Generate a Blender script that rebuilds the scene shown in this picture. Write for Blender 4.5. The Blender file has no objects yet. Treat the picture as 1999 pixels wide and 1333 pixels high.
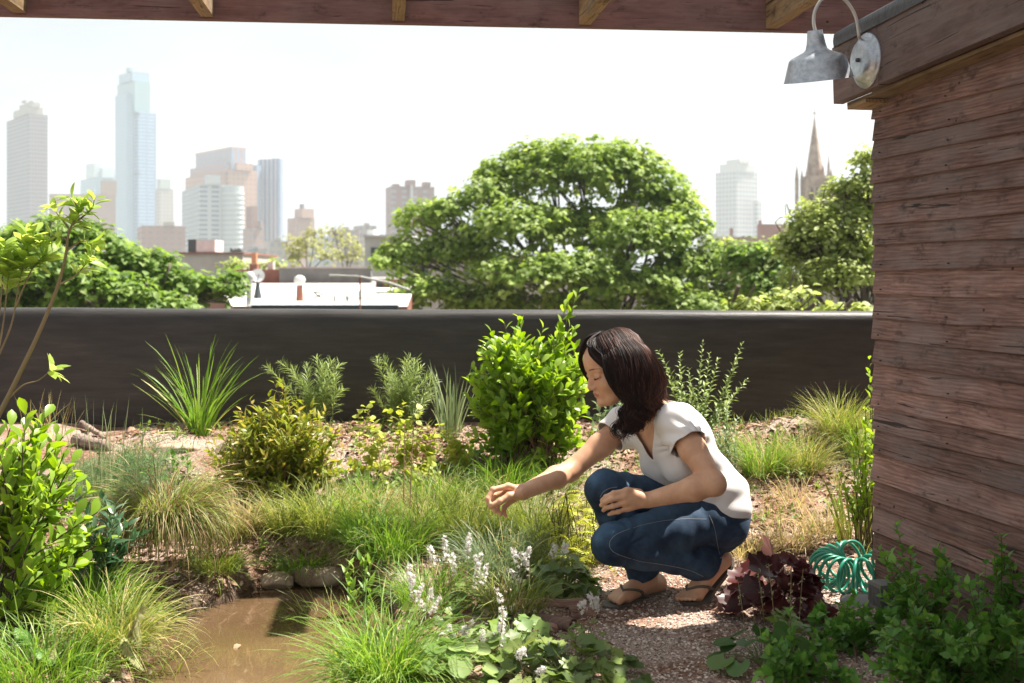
import bpy, math, random
import numpy as np
from mathutils import Vector, Matrix
from math import radians as R, sin, cos, pi
rng = np.random.default_rng(11)
random.seed(5)
SC = bpy.context.scene
COL = SC.collection
CAMZ, HOR, FPX = 1.07, 540.0, 2400.0
def P(px, py, Y):
    """a point of the photograph at distance Y from the camera, in metres"""
    return np.array([(px-999.5)/FPX*Y, Y, CAMZ-(py-HOR)/FPX*Y])
def sm(t):
    t = np.clip(t, 0, 1); return t*t*(3-2*t)
def vnoise(x, y, s, seed=0):
    """cheap smooth value noise"""
    x = np.asarray(x, float)*s+seed*17.3; y = np.asarray(y, float)*s+seed*9.1
    xi = np.floor(x); yi = np.floor(y); fx = sm(x-xi); fy = sm(y-yi)
    def h(a, b):
        v = np.sin(a*127.1+b*311.7+seed*74.7)*43758.5453
        return v-np.floor(v)
    return (h(xi, yi)*(1-fx)+h(xi+1, yi)*fx)*(1-fy)+(h(xi, yi+1)*(1-fx)+h(xi+1, yi+1)*fx)*fy-.5
POND = (-.775, 3.86, .36, .77)
def gz(x, y):
    x = np.asarray(x, float); y = np.asarray(y, float)
    z = .295*sm((y-4.35)/2.0)
    z = z+.05*sm((-x-.1)/.5)*sm((y-4.3)/.5)*(1-sm((y-5.6)/.8))
    z = z+.085*np.exp(-((x-1.42)/.30)**2-((y-6.1)/.28)**2)
    path = sm((x-.05)/.25)*(1-sm((y-4.3)/.5))
    z = z+(vnoise(x, y, 3.0, 1)*.05+vnoise(x, y, 9.0, 2)*.022)*(1-.8*path)+vnoise(x, y, 26., 3)*.008
    d = np.sqrt(((x-POND[0])/POND[2])**2+((y-POND[1])/POND[3])**2)+vnoise(x, y, 4., 4)*.22
    z = z-.24*sm((1.16-d)/.34)
    return z
def G(px, py):
    """the point of the ground seen at a pixel"""
    Y = 4.0
    for _ in range(40):
        x = (px-999.5)/FPX*Y
        zz = float(gz(x, Y))
        Yn = (CAMZ-zz)*FPX/max(py-HOR, 20)
        Y = Y*.5+min(Yn, 6.45)*.5
    x = (px-999.5)/FPX*Y
    return np.array([x, Y, float(gz(x, Y))])
def on(x, y): return np.array([x, y, float(gz(x, y))])
# ---------------------------------------------------------------- objects
ORG = {}
def tag(o, label=None, cat=None, group=None, kind=None):
    if label: o['label'] = label
    if cat: o['category'] = cat
    if group: o['group'] = group
    if kind: o['kind'] = kind
    return o
def thing(name, loc, label, cat, group=None):
    o = bpy.data.objects.new(name, None); COL.objects.link(o)
    o.empty_display_size = .1
    o.location = Vector([float(v) for v in loc]); ORG[o.name] = np.array([float(v) for v in loc])
    return tag(o, label, cat, group)
class MB:
    """collects world-space geometry and links it as ONE mesh object"""
    def __init__(s):
        s.v = []; s.f = {}; s.n = 0; s.t = []; s.u = []
    def add(s, V, Fs, mat=0, tone=.5, uv=None, smooth=True):
        V = np.asarray(V, float).reshape(-1, 3); s.v.append(V)
        s.t.append(np.broadcast_to(np.asarray(tone, float), (len(V),)))
        s.u.append(V if uv is None else np.asarray(uv, float))
        if isinstance(Fs, np.ndarray): groups = [Fs]
        else:
            by = {}
            for f in Fs: by.setdefault(len(f), []).append(f)
            groups = [np.array(g) for g in by.values()]
        for g in groups:
            s.f.setdefault((g.shape[1], mat, smooth), []).append(g+s.n)
        s.n += len(V)
    def box(s, c, size, rz=0, mat=0, tone=.5, ax=None, uvoff=0):
        """box by centre and size; ax = 3x3 rows of axes"""
        h = np.array(size)/2.
        q = np.array([[a, b, d] for a in (-1, 1) for b in (-1, 1) for d in (-1, 1)], float)*h
        A = np.array([[cos(rz), sin(rz), 0], [-sin(rz), cos(rz), 0], [0, 0, 1]]) if ax is None else np.asarray(ax, float)
        V = q@A+np.asarray(c, float)
        F = [(0, 1, 3, 2), (4, 6, 7, 5), (0, 4, 5, 1), (2, 3, 7, 6), (0, 2, 6, 4), (1, 5, 7, 3)]
        # separate verts per face keeps edges hard
        VV = np.concatenate([V[list(f)] for f in F]); UU = np.concatenate([q[list(f)] for f in F])+uvoff
        s.add(VV, np.arange(24).reshape(6, 4), mat, tone, UU, smooth=False)
    def prism(s, pts, z0, z1, mat=0, tone=.5):
        n = len(pts)
        b = np.array([[p[0], p[1], z0] for p in pts]); t = np.array([[p[0], p[1], z1] for p in pts])
        for i in range(n):
            j = (i+1) % n
            s.add([b[i], b[j], t[j], t[i]], [(0, 1, 2, 3)], mat, tone, smooth=False)
        s.add(t, [tuple(range(n))], mat, tone, smooth=False); s.add(b, [tuple(range(n))[::-1]], mat, tone, smooth=False)
    def tube(s, pts, rad, n=8, mat=0, tone=.5, caps=True):
        pts = np.asarray(pts, float); m = len(pts)
        rad = np.broadcast_to(np.asarray(rad, float), (m,))
        T = np.gradient(pts, axis=0); T /= np.linalg.norm(T, axis=1)[:, None]+1e-12
        up = np.array([0, 0, 1.]) if abs(T[0][2]) < .9 else np.array([1., 0, 0])
        N = np.cross(T[0], up); N /= np.linalg.norm(N)
        V = []; a = np.linspace(0, 2*pi, n, endpoint=False)
        L = np.concatenate([[0], np.cumsum(np.linalg.norm(np.diff(pts, axis=0), axis=1))])
        U = []
        for i in range(m):
            N = N-T[i]*np.dot(N, T[i]); N /= np.linalg.norm(N)+1e-12; B = np.cross(T[i], N)
            V.append(pts[i]+rad[i]*(np.cos(a)[:, None]*N+np.sin(a)[:, None]*B))
            U.append(np.stack([np.full(n, L[i]), np.cos(a)*rad[i], np.sin(a)*rad[i]], 1))
        V = np.concatenate(V); U = np.concatenate(U)
        F = np.array([(i*n+j, i*n+(j+1) % n, (i+1)*n+(j+1) % n, (i+1)*n+j) for i in range(m-1) for j in range(n)])
        s.add(V, F, mat, tone, U)
        if caps:
            s.add(V[:n], [tuple(range(n))[::-1]], mat, tone); s.add(V[-n:], [tuple(range(n))], mat, tone)
    def lathe(s, prof, o, axis=(0, 0, 1), n=40, mat=0, tone=.5, inner=0):
        """prof = [(r, h)] revolved about axis through o"""
        ax = np.array(axis, float); ax /= np.linalg.norm(ax)
        up = np.array([0, 0, 1.]) if abs(ax[2]) < .9 else np.array([1., 0, 0])
        N = np.cross(ax, up); N /= np.linalg.norm(N); B = np.cross(ax, N)
        a = np.linspace(0, 2*pi, n, endpoint=False); o = np.asarray(o, float)
        V = np.concatenate([o+ax*h+r*(np.cos(a)[:, None]*N+np.sin(a)[:, None]*B) for r, h in prof])
        m = len(prof)
        F = np.array([(i*n+j, i*n+(j+1) % n, (i+1)*n+(j+1) % n, (i+1)*n+j) for i in range(m-1) for j in range(n)])
        s.add(V, F, mat, tone)
    def inst(s, tv, tf, M, L, tone, mat=0, smooth=True):
        """template copied by 3x3 matrices M (rows = images of axes) and locations L"""
        m = len(L)
        if m == 0: return
        V = np.einsum('ni,mij->mnj', tv, M)+L[:, None, :]
        k = len(tv)
        for g in tf:
            F = (g[None]+(np.arange(m)*k)[:, None, None]).reshape(-1, g.shape[1])
            s.f.setdefault((g.shape[1], mat, smooth), []).append(F+s.n)
        s.v.append(V.reshape(-1, 3)); s.t.append(np.repeat(np.broadcast_to(tone, (m,)), k))
        s.u.append(np.tile(tv, (m, 1))); s.n += m*k
    def build(s, name, mats, parent=None, loc=None):
        V = np.concatenate(s.v)
        o0 = np.zeros(3) if loc is None else np.asarray(loc, float)
        if parent is not None: o0 = ORG[parent.name]
        me = bpy.data.meshes.new(name); me.vertices.add(len(V))
        me.vertices.foreach_set('co', (V-o0).ravel())
        loops = []; starts = []; tot = []; mi = []; smo = []; k = 0
        for (sz, mat, smooth), gs in s.f.items():
            g = np.concatenate(gs); n = len(g)
            loops.append(g.ravel()); starts.append(k+np.arange(n)*sz); tot.append(np.full(n, sz)); mi.append(np.full(n, mat)); smo.append(np.full(n, smooth)); k += n*sz
        loops = np.concatenate(loops).astype(np.int32)
        me.loops.add(len(loops)); me.loops.foreach_set('vertex_index', loops)
        st = np.concatenate(starts).astype(np.int32); me.polygons.add(len(st))
        me.polygons.foreach_set('loop_start', st)
        me.polygons.foreach_set('material_index', np.concatenate(mi).astype(np.int32))
        me.polygons.foreach_set('use_smooth', np.concatenate(smo).astype(bool))
        a = me.attributes.new('tone', 'FLOAT', 'POINT'); a.data.foreach_set('value', np.concatenate(s.t).astype(np.float32))
        b = me.attributes.new('uvw', 'FLOAT_VECTOR', 'POINT'); b.data.foreach_set('vector', np.concatenate(s.u).astype(np.float32).ravel())
        me.update(calc_edges=True); me.validate()
        for m in (mats if isinstance(mats, (list, tuple)) else [mats]): me.materials.append(m)
        o = bpy.data.objects.new(name, me); COL.objects.link(o)
        if parent is not None:
            o.parent = parent; ORG[o.name] = o0
        else:
            o.location = Vector(o0.tolist()); ORG[o.name] = o0
        return o
def frames(D, up=None, twist=0.):
    """3x3 frames: local y -> D, local z near up, then twisted about D"""
    D = D/(np.linalg.norm(D, axis=1)[:, None]+1e-9)
    if up is None: up = np.array([0, 0, 1.])
    up = np.broadcast_to(up, D.shape)
    X = np.cross(D, up); l = np.linalg.norm(X, axis=1)
    X = np.where(l[:, None] < 1e-3, np.array([1., 0, 0]), X); X /= np.linalg.norm(X, axis=1)[:, None]
    Z = np.cross(X, D)
    tw = np.broadcast_to(twist, (len(D),)); c = np.cos(tw)[:, None]; q = np.sin(tw)[:, None]
    X2 = X*c+Z*q; Z2 = -X*q+Z*c
    return np.stack([X2, D, Z2], 1)
def leaf_t(ws, fold=.25, curl=.15, y0=0.):
    """a leaf of length 1 along +y; ws = half widths at even stations (first and last are points)"""
    n = len(ws); V = []; F4 = []; F3 = []
    for i, w in enumerate(ws):
        y = y0+i/(n-1)*(1-y0); z = -curl*y*y
        if w <= 0: V.append([(0, y, z)])
        else: V.append([(-w, y, z+fold*w), (0, y, z), (w, y, z+fold*w)])
    idx = []; k = 0
    for r in V: idx.append(list(range(k, k+len(r)))); k += len(r)
    for a, b in zip(idx[:-1], idx[1:]):
        if len(a) == 1 and len(b) == 3: F3 += [(a[0], b[1], b[0]), (a[0], b[2], b[1])]
        elif len(a) == 3 and len(b) == 1: F3 += [(a[0], a[1], b[0]), (a[1], a[2], b[0])]
        elif len(a) == 3: F4 += [(a[0], a[1], b[1], b[0]), (a[1], a[2], b[2], b[1])]
    return np.array([p for r in V for p in r], float), [np.array(f) for f in (F3, F4) if f]
def lobed_t(rad, n, fold=.12, cup=.2, petiole=.0):
    """round lobed leaf, centre at (0,.5): rad = radii at n angles from the leaf base round"""
    V = [(0, .35, 0)]; m = len(rad)
    for i, r in enumerate(rad):
        a = -pi/2+(i+.5)/m*2*pi
        x, y = r*cos(a), .45+r*sin(a)
        V.append((x, y, cup*r*r+fold*abs(x)-(.25*max(y-.45, 0)**2)))
    F = np.array([(0, 1+i, 1+(i+1) % m) for i in range(m)])
    return np.array(V, float), [F]
# ---------------------------------------------------------------- materials
def mat(name, base=(.5, .5, .5), rough=.6, metal=0., spec=.5):
    m = bpy.data.materials.new(name); m.use_nodes = True
    b = m.node_tree.nodes['Principled BSDF']
    b.inputs['Base Color'].default_value = (*base, 1); b.inputs['Roughness'].default_value = rough
    b.inputs['Metallic'].default_value = metal; b.inputs['Specular IOR Level'].default_value = spec
    return m
class NT:
    def __init__(s, m): s.t = m.node_tree; s.b = s.t.nodes['Principled BSDF']; s.out = s.t.nodes['Material Output']
    def n(s, typ, **kw):
        x = s.t.nodes.new(typ)
        for k, v in kw.items():
            if k in x.inputs: x.inputs[k].default_value = v
            else: setattr(x, k, v)
        return x
    def l(s, a, b): s.t.links.new(a, b)
    def val(s, x): return x
    def math(s, op, a, b=None, c=None, clamp=False):
        x = s.t.nodes.new('ShaderNodeMath'); x.operation = op; x.use_clamp = clamp
        for i, q in enumerate((a, b, c)):
            if q is None: continue
            if isinstance(q, (int, float)): x.inputs[i].default_value = q
            else: s.l(q, x.inputs[i])
        return x.outputs[0]
    def noise(s, vec, scale=5, detail=4, rough=.55, dist=0.):
        x = s.t.nodes.new('ShaderNodeTexNoise'); x.inputs['Scale'].default_value = scale; x.inputs['Detail'].default_value = detail
        x.inputs['Roughness'].default_value = rough; x.inputs['Distortion'].default_value = dist
        if vec is not None: s.l(vec, x.inputs['Vector'])
        return x.outputs['Fac']
    def mapv(s, vec, scale=(1, 1, 1), loc=(0, 0, 0)):
        x = s.t.nodes.new('ShaderNodeMapping'); x.inputs['Scale'].default_value = scale; x.inputs['Location'].default_value = loc
        s.l(vec, x.inputs['Vector']); return x.outputs[0]
    def ramp(s, fac, stops):
        x = s.t.nodes.new('ShaderNodeValToRGB'); e = x.color_ramp.elements
        while len(e) < len(stops): e.new(.5)
        for el, (p, c) in zip(e, stops): el.position = p; el.color = (*c, 1)
        s.l(fac, x.inputs[0]); return x.outputs[0]
    def mix(s, fac, a, b, typ='MIX'):
        x = s.t.nodes.new('ShaderNodeMix'); x.data_type = 'RGBA'; x.blend_type = typ
        for sock, q in ((x.inputs[0], fac), (x.inputs[6], a), (x.inputs[7], b)):
            if isinstance(q, (int, float)): sock.default_value = q
            elif isinstance(q, tuple): sock.default_value = (*q, 1)
            else: s.l(q, sock)
        return x.outputs[2]
    def attr(s, name, out='Fac'):
        x = s.t.nodes.new('ShaderNodeAttribute'); x.attribute_name = name; return x.outputs[out]
    def obj(s): return s.t.nodes.new('ShaderNodeTexCoord').outputs['Object']
    def pos(s): return s.t.nodes.new('ShaderNodeNewGeometry').outputs['Position']
    def bump(s, h, strength=.3, dist=.01):
        x = s.t.nodes.new('ShaderNodeBump'); x.inputs['Strength'].default_value = strength; x.inputs['Distance'].default_value = dist
        s.l(h, x.inputs['Height']); s.l(x.outputs[0], s.b.inputs['Normal']); return x.outputs[0]
    def base(s, c): s.l(c, s.b.inputs['Base Color'])
LEAF = {}
def leafmat(name, dark, light, trans=.35, rough=.45, third=None, vein=None, tboost=1.5):
    """foliage: colour differs from leaf to leaf, light passes through"""
    if name in LEAF: return LEAF[name]
    m = mat(name, dark, rough, 0, .4); q = NT(m)
    t = q.attr('tone')
    stops = [(.0, dark), (.65, light), (1., third or light)]
    c = q.ramp(t, stops)
    nz = q.noise(q.obj(), 14, 2)
    c = q.mix(q.math('MULTIPLY', nz, .35), c, tuple(v*.62 for v in dark))
    sp2 = q.ramp(q.noise(q.obj(), 75, 3, .65), [(.63, (0, 0, 0)), (.70, (.55, .55, .55))])
    c = q.mix(sp2, c, (min(.5, dark[0]*1.3+.10), dark[1]*.55+.05, dark[2]*.5+.02))
    if vein:
        # veins and blotches of the leaf itself, in leaf coordinates
        w = q.attr('uvw', 'Vector'); sp = q.n('ShaderNodeSeparateXYZ'); q.l(w, sp.inputs[0])
        ax = q.math('ABSOLUTE', sp.outputs[0]); dy = q.math('SUBTRACT', sp.outputs[1], .2)
        ang = q.math('ARCTAN2', ax, dy)
        f = q.math('ABSOLUTE', q.math('SINE', q.math('MULTIPLY', ang, 3.6)))
        r2 = q.math('ADD', q.math('MULTIPLY', ax, ax), q.math('MULTIPLY', dy, dy))
        fac = q.math('MULTIPLY', q.math('LESS_THAN', f, .2), q.math('LESS_THAN', r2, .075))
        c = q.mix(fac, c, vein)
    q.base(c)
    tr = q.n('ShaderNodeBsdfTranslucent')
    hs = q.n('ShaderNodeHueSaturation'); hs.inputs['Saturation'].default_value = 1.1; hs.inputs['Value'].default_value = tboost; hs.inputs['Hue'].default_value = .49
    q.l(c, hs.inputs['Color']); q.l(hs.outputs[0], tr.inputs[0])
    mx = q.n('ShaderNodeMixShader'); mx.inputs[0].default_value = trans
    q.l(q.b.outputs[0], mx.inputs[1]); q.l(tr.outputs[0], mx.inputs[2]); q.l(mx.outputs[0], q.out.inputs['Surface'])
    LEAF[name] = m; return m
def arc3(a, b, c, n=10):
    t = np.linspace(0, 1, n)[:, None]; return (1-t)**2*a+2*t*(1-t)*b+t*t*c
# ================================================================ camera, light, air
cam = bpy.data.cameras.new('camera'); co = bpy.data.objects.new('camera', cam); COL.objects.link(co)
co.location = (0, 0, CAMZ); co.rotation_euler = (R(90), 0, 0)
cam.sensor_width = 36; cam.lens = FPX/1999*36; cam.shift_y = -(666.5-HOR)/1999
cam.clip_end = 9000; cam.clip_start = .05
cam.dof.use_dof = True; cam.dof.focus_distance = 4.1; cam.dof.aperture_fstop = 5.0
SC.camera = co
SUN = np.array([.62, .32, 1.30]); SUN = SUN/np.linalg.norm(SUN)
w = bpy.data.worlds.new('World'); SC.world = w; w.use_nodes = True
nt = w.node_tree; bg = nt.nodes['Background']
sky = nt.nodes.new('ShaderNodeTexSky'); sky.sky_type = 'NISHITA'; sky.sun_disc = False
sky.sun_elevation = math.asin(SUN[2]); sky.sun_rotation = math.atan2(SUN[0], SUN[1])
sky.air_density = 1.0; sky.dust_density = 1.0; sky.ozone_density = 1.0; sky.altitude = 30
hz = nt.nodes.new('ShaderNodeHueSaturation'); hz.inputs['Saturation'].default_value = .55
wm = nt.nodes.new('ShaderNodeMix'); wm.data_type = 'RGBA'; wm.blend_type = 'MULTIPLY'; wm.inputs[0].default_value = 1; wm.inputs[7].default_value = (1.10, 1.0, .89, 1)
nt.links.new(sky.outputs[0], hz.inputs['Color']); nt.links.new(hz.outputs[0], wm.inputs[6]); vm = nt.nodes.new('ShaderNodeVectorMath'); vm.operation = 'MINIMUM';    # thin high cloud
tcw = nt.nodes.new('ShaderNodeTexCoord'); mpw = nt.nodes.new('ShaderNodeMapping'); mpw.inputs['Scale'].default_value = (1.6, 1.6, 7); nt.links.new(tcw.outputs['Generated'], mpw.inputs[0])
nzw = nt.nodes.new('ShaderNodeTexNoise'); nzw.inputs['Scale'].default_value = 1.6; nzw.inputs['Detail'].default_value = 5; nt.links.new(mpw.outputs[0], nzw.inputs[0])
crw = nt.nodes.new('ShaderNodeValToRGB'); crw.color_ramp.elements[0].position = .40; crw.color_ramp.elements[0].color = (.74, .80, .84, 1); crw.color_ramp.elements[1].position = .62; crw.color_ramp.elements[1].color = (.92, .93, .935, 1); nt.links.new(nzw.outputs[0], crw.inputs[0])
scw = nt.nodes.new('ShaderNodeVectorMath'); scw.operation = 'SCALE'; scw.inputs['Scale'].default_value = 1.42; nt.links.new(crw.outputs[0], scw.inputs[0]); nt.links.new(scw.outputs[0], vm.inputs[1])
nt.links.new(wm.outputs[2], vm.inputs[0]); nt.links.new(vm.outputs[0], bg.inputs[0]); bg.inputs[1].default_value = .15
L = bpy.data.lights.new('sun', 'SUN'); L.energy = 4.2; L.angle = R(.53); L.color = (1, .935, .83)
lo = bpy.data.objects.new('sun', L); COL.objects.link(lo)
lo.rotation_euler = Vector(SUN.tolist()).to_track_quat('Z', 'Y').to_euler()
SC.view_settings.view_transform = 'Standard'; SC.view_settings.look = 'None'; SC.view_settings.gamma = 1
SC.view_settings.exposure = 1.82
SC.render.engine = 'CYCLES'
cy = SC.cycles
cy.max_bounces = 8; cy.diffuse_bounces = 3; cy.glossy_bounces = 3; cy.transmission_bounces = 5; cy.volume_bounces = 1; cy.transparent_max_bounces = 8
cy.caustics_reflective = False; cy.caustics_refractive = False; cy.use_denoising = True; cy.sample_clamp_indirect = 6
# ================================================================ ground
def groundmat():
    m = mat('garden_soil', (.3, .2, .15), .95, 0, .15); q = NT(m); p = q.pos()
    n1 = q.noise(p, 3.2, 5); n2 = q.noise(p, 60, 4, .7); n3 = q.noise(p, 190, 2, .6)
    mulch = q.ramp(n2, [(.30, (.06, .030, .020)), (.5, (.235, .130, .088)), (.74, (.46, .31, .22))])
    gravel = q.ramp(n3, [(.32, (.13, .09, .072)), (.5, (.35, .265, .22)), (.68, (.64, .52, .44))])
    c = q.mix(q.ramp(n1, [(.42, (0, 0, 0)), (.56, (1, 1, 1))]), mulch, gravel)
    sp = q.n('ShaderNodeSeparateXYZ'); q.l(p, sp.inputs[0])
    wet = q.math('SUBTRACT', 1, q.math('MULTIPLY', q.math('ADD', sp.outputs[2], .075), 14), clamp=True)
    c = q.mix(q.math('MULTIPLY', wet, .8), c, (.06, .037, .02))
    q.base(c); q.bump(q.math('ADD', n2, q.math('MULTIPLY', n3, .5)), .9, .012); return m
M_SOIL = groundmat()
xs = np.concatenate([np.linspace(-5, -2.2, 20), np.linspace(-2.15, 2.2, 260), np.linspace(2.3, 5, 20)])
ys = np.concatenate([np.linspace(-1, 2.7, 24), np.linspace(2.75, 6.6, 230)])
XX, YY = np.meshgrid(xs, ys); g = MB(); nx = len(xs); ny = len(ys)
V = np.stack([XX.ravel(), YY.ravel(), gz(XX, YY).ravel()], 1)
ii = np.arange(nx-1)[None, :]+np.arange(ny-1)[:, None]*nx; ii = ii.ravel()
g.add(V, np.stack([ii, ii+1, ii+1+nx, ii+nx], 1))
tag(g.build('garden_ground', M_SOIL), kind='structure')
# pond water
m = mat('muddy_water', (.155, .092, .048), .03, 0, .9); q = NT(m); q.b.inputs['IOR'].default_value = 1.5
q.base(q.ramp(q.noise(q.pos(), 1.6, 1), [(.3, (.095, .058, .030)), (.7, (.155, .098, .054))])); q.bump(q.noise(q.mapv(q.pos(), (1, .45, 1)), 15, 3), .06, .012)
g = MB(); a = np.linspace(0, 2*pi, 64, endpoint=False)
V = np.stack([POND[0]+POND[2]*1.2*np.cos(a), POND[1]+POND[3]*1.12*np.sin(a), np.full(64, -.088)], 1)
g.add(np.concatenate([[[POND[0], POND[1], -.088]], V]), np.array([(0, 1+i, 1+(i+1) % 64) for i in range(64)]))
tag(g.build('pond_water', m), kind='structure')
# street level far below, out to the horizon
m = mat('city_ground', (.16, .17, .13), .9); q = NT(m)
q.base(q.ramp(q.noise(q.pos(), .03, 5), [(.4, (.06, .09, .04)), (.55, (.2, .19, .17)), (.7, (.3, .27, .25))]))
g = MB(); g.add([(-2500, 7.2, -12), (2500, 7.2, -12), (2500, 2260, -12), (-2500, 2260, -12)], [(0, 1, 2, 3)]); tag(g.build('city_ground', m), kind='structure')
# ---------------------------------------------------------------- gravel, mulch and fallen leaves
def pebbles(name, n, size, region, ramp, label, cat, flat=.6, long=1.0, seed=1):
    r = np.random.default_rng(seed); P_ = []
    while sum(len(p) for p in P_) < n:
        x = r.uniform(-1.9, 2.0, n); y = r.uniform(3.0, 6.48, n)
        k = region(x, y, r.random(n)); P_.append(np.stack([x[k], y[k]], 1))
    p = np.concatenate(P_)[:n]; s = r.uniform(size[0], size[1], n)**1.0
    tv = np.array([(1, 0, 0), (-1, 0, 0), (0, 1, 0), (0, -1, 0), (0, 0, 1), (0, 0, -1), (.6, .6, .5), (-.6, .6, .4), (.5, -.7, .45), (-.6, -.5, .5)], float)*[long, 1, flat]
    tf = np.array([(4, 6, 7), (4, 7, 9), (4, 9, 8), (4, 8, 6), (6, 0, 2), (6, 2, 7), (7, 2, 1), (7, 1, 9), (9, 1, 3), (9, 3, 8), (8, 3, 0), (8, 0, 6), (0, 5, 2), (2, 5, 1), (1, 5, 3), (3, 5, 0)])
    a = r.uniform(0, 2*pi, n); ti = r.normal(0, .3, n)
    D = np.stack([np.cos(a)*np.cos(ti), np.sin(a)*np.cos(ti), np.sin(ti)], 1)
    M = frames(D, twist=r.normal(0, .4, n))*s[:, None, None]*r.uniform(.7, 1.3, (n, 3, 1))
    L_ = np.stack([p[:, 0], p[:, 1], gz(p[:, 0], p[:, 1])+s*.15], 1)
    b = MB(); b.inst(tv, [tf], M, L_, r.random(n), smooth=False)
    m = mat(name+'_stone', (.4, .3, .3), .9, 0, .2); q = NT(m); q.base(q.ramp(q.attr('tone'), ramp))
    return tag(b.build(name, m), label, cat, kind='stuff')
def wetok(x, y): return gz(x, y) > -.075
pebbles('gravel', 42000, (.0022, .0055), lambda x, y, u: wetok(x, y) & (u < np.where((x > .0) & (y < 4.9), 1., .13)),
        [(0, (.13, .085, .068)), (.35, (.32, .235, .195)), (.7, (.55, .44, .37)), (1, (.78, .67, .585))], 'pale pinkish grey gravel covering the path and beds', 'gravel')
pebbles('bark_mulch', 17000, (.004, .011), lambda x, y, u: wetok(x, y) & (u < np.where((x < .1) | (y > 4.6), .45+vnoise(x, y, 2.2, 8)*1.8, .02)),
        [(0, (.055, .03, .02)), (.5, (.21, .125, .085)), (.85, (.42, .29, .21)), (1, (.58, .43, .33))], 'brown bark chips strewn over the raised bed', 'mulch', .35, 2.3, 5)
LT = leaf_t([0, .26, .34, .2, 0], .5, .5)
r = np.random.default_rng(9); n = 1500
x = r.uniform(-1.9, 2, n*4); y = r.uniform(3.3, 6.45, n*4); k = wetok(x, y) & (r.random(n*4) < .3+1.6*vnoise(x, y, 1.8, 12)+np.where(y > 5.9, .25, 0)-np.where((x > .1) & (y < 4.7), .42, 0)); x = x[k][:n]; y = y[k][:n]; n = len(x)
a = r.uniform(0, 6.28, n); M = frames(np.stack([np.cos(a), np.sin(a), r.normal(.1, .35, n)], 1), twist=r.normal(0, .6, n))*r.uniform(.02, .045, n)[:, None, None]
b = MB(); b.inst(LT[0], LT[1], M, np.stack([x, y, gz(x, y)+.006], 1), r.random(n))
tag(b.build('fallen_leaves', leafmat('dry_leaf', (.16, .07, .04), (.42, .23, .13), .15, .8, (.55, .38, .26), tboost=1.2)), 'dry brown fallen leaves lying on the bed along the black wall', 'leaf litter', kind='stuff')
# ================================================================ black parapet
m = mat('black_membrane', (.026, .022, .021), .46, 0, .55); q = NT(m)
o_ = q.obj(); n1 = q.noise(q.mapv(o_, (1.2, 1, 9)), 3, 5, .6); n2 = q.noise(o_, 160, 3)
q.base(q.ramp(n1, [(.3, (.010, .0085, .0075)), (.62, (.030, .026, .023)), (.80, (.060, .053, .047))])); q.bump(q.math('ADD', q.math('MULTIPLY', n1, 1.5), q.math('MULTIPLY', n2, .35)), .25, .01)
g = MB(); nx = 200; X = np.linspace(-5, 5, nx)
prof = [(0, -.4), (0, -.1), (0, .15), (0, .35), (0, .50), (0, .56), (.006, .585), (.018, .602), (.038, .612), (.07, .616), (.16, .612), (.26, .612), (.285, .60), (.30, .57), (.30, .0), (.30, -.9)]
V = []
for i, x in enumerate(X):
    top = P(1000, 607, 6.5)[2]-.004*x
    for j, (dy, dz) in enumerate(prof):
        wob = float(vnoise(x, dz*2, 2.3, 5))*.012+float(vnoise(x, 3, 7., 6))*.004
        V.append((x, 6.5+dy+wob*(1 if j < 8 else .3), top-.612+dz+float(vnoise(x, 0, 1.7, 7))*.008*(1 if j > 4 else 0)))
k = len(prof); F_ = np.array([(i*k+j, (i+1)*k+j, (i+1)*k+j+1, i*k+j+1) for i in range(nx-1) for j in range(k-1)])
g.add(V, F_)
tag(g.build('parapet_wall', m), 'black membrane-covered parapet wall closing off the roof garden', 'wall')
# the building below the garden
g = MB(); g.box((0, 2.8, -6.2), (10.2, 8.1, 11.5)); tag(g.build('roof_building', mat('dark_brick', (.16, .09, .07), .9)), 'brick building carrying the roof garden', 'building')
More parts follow.
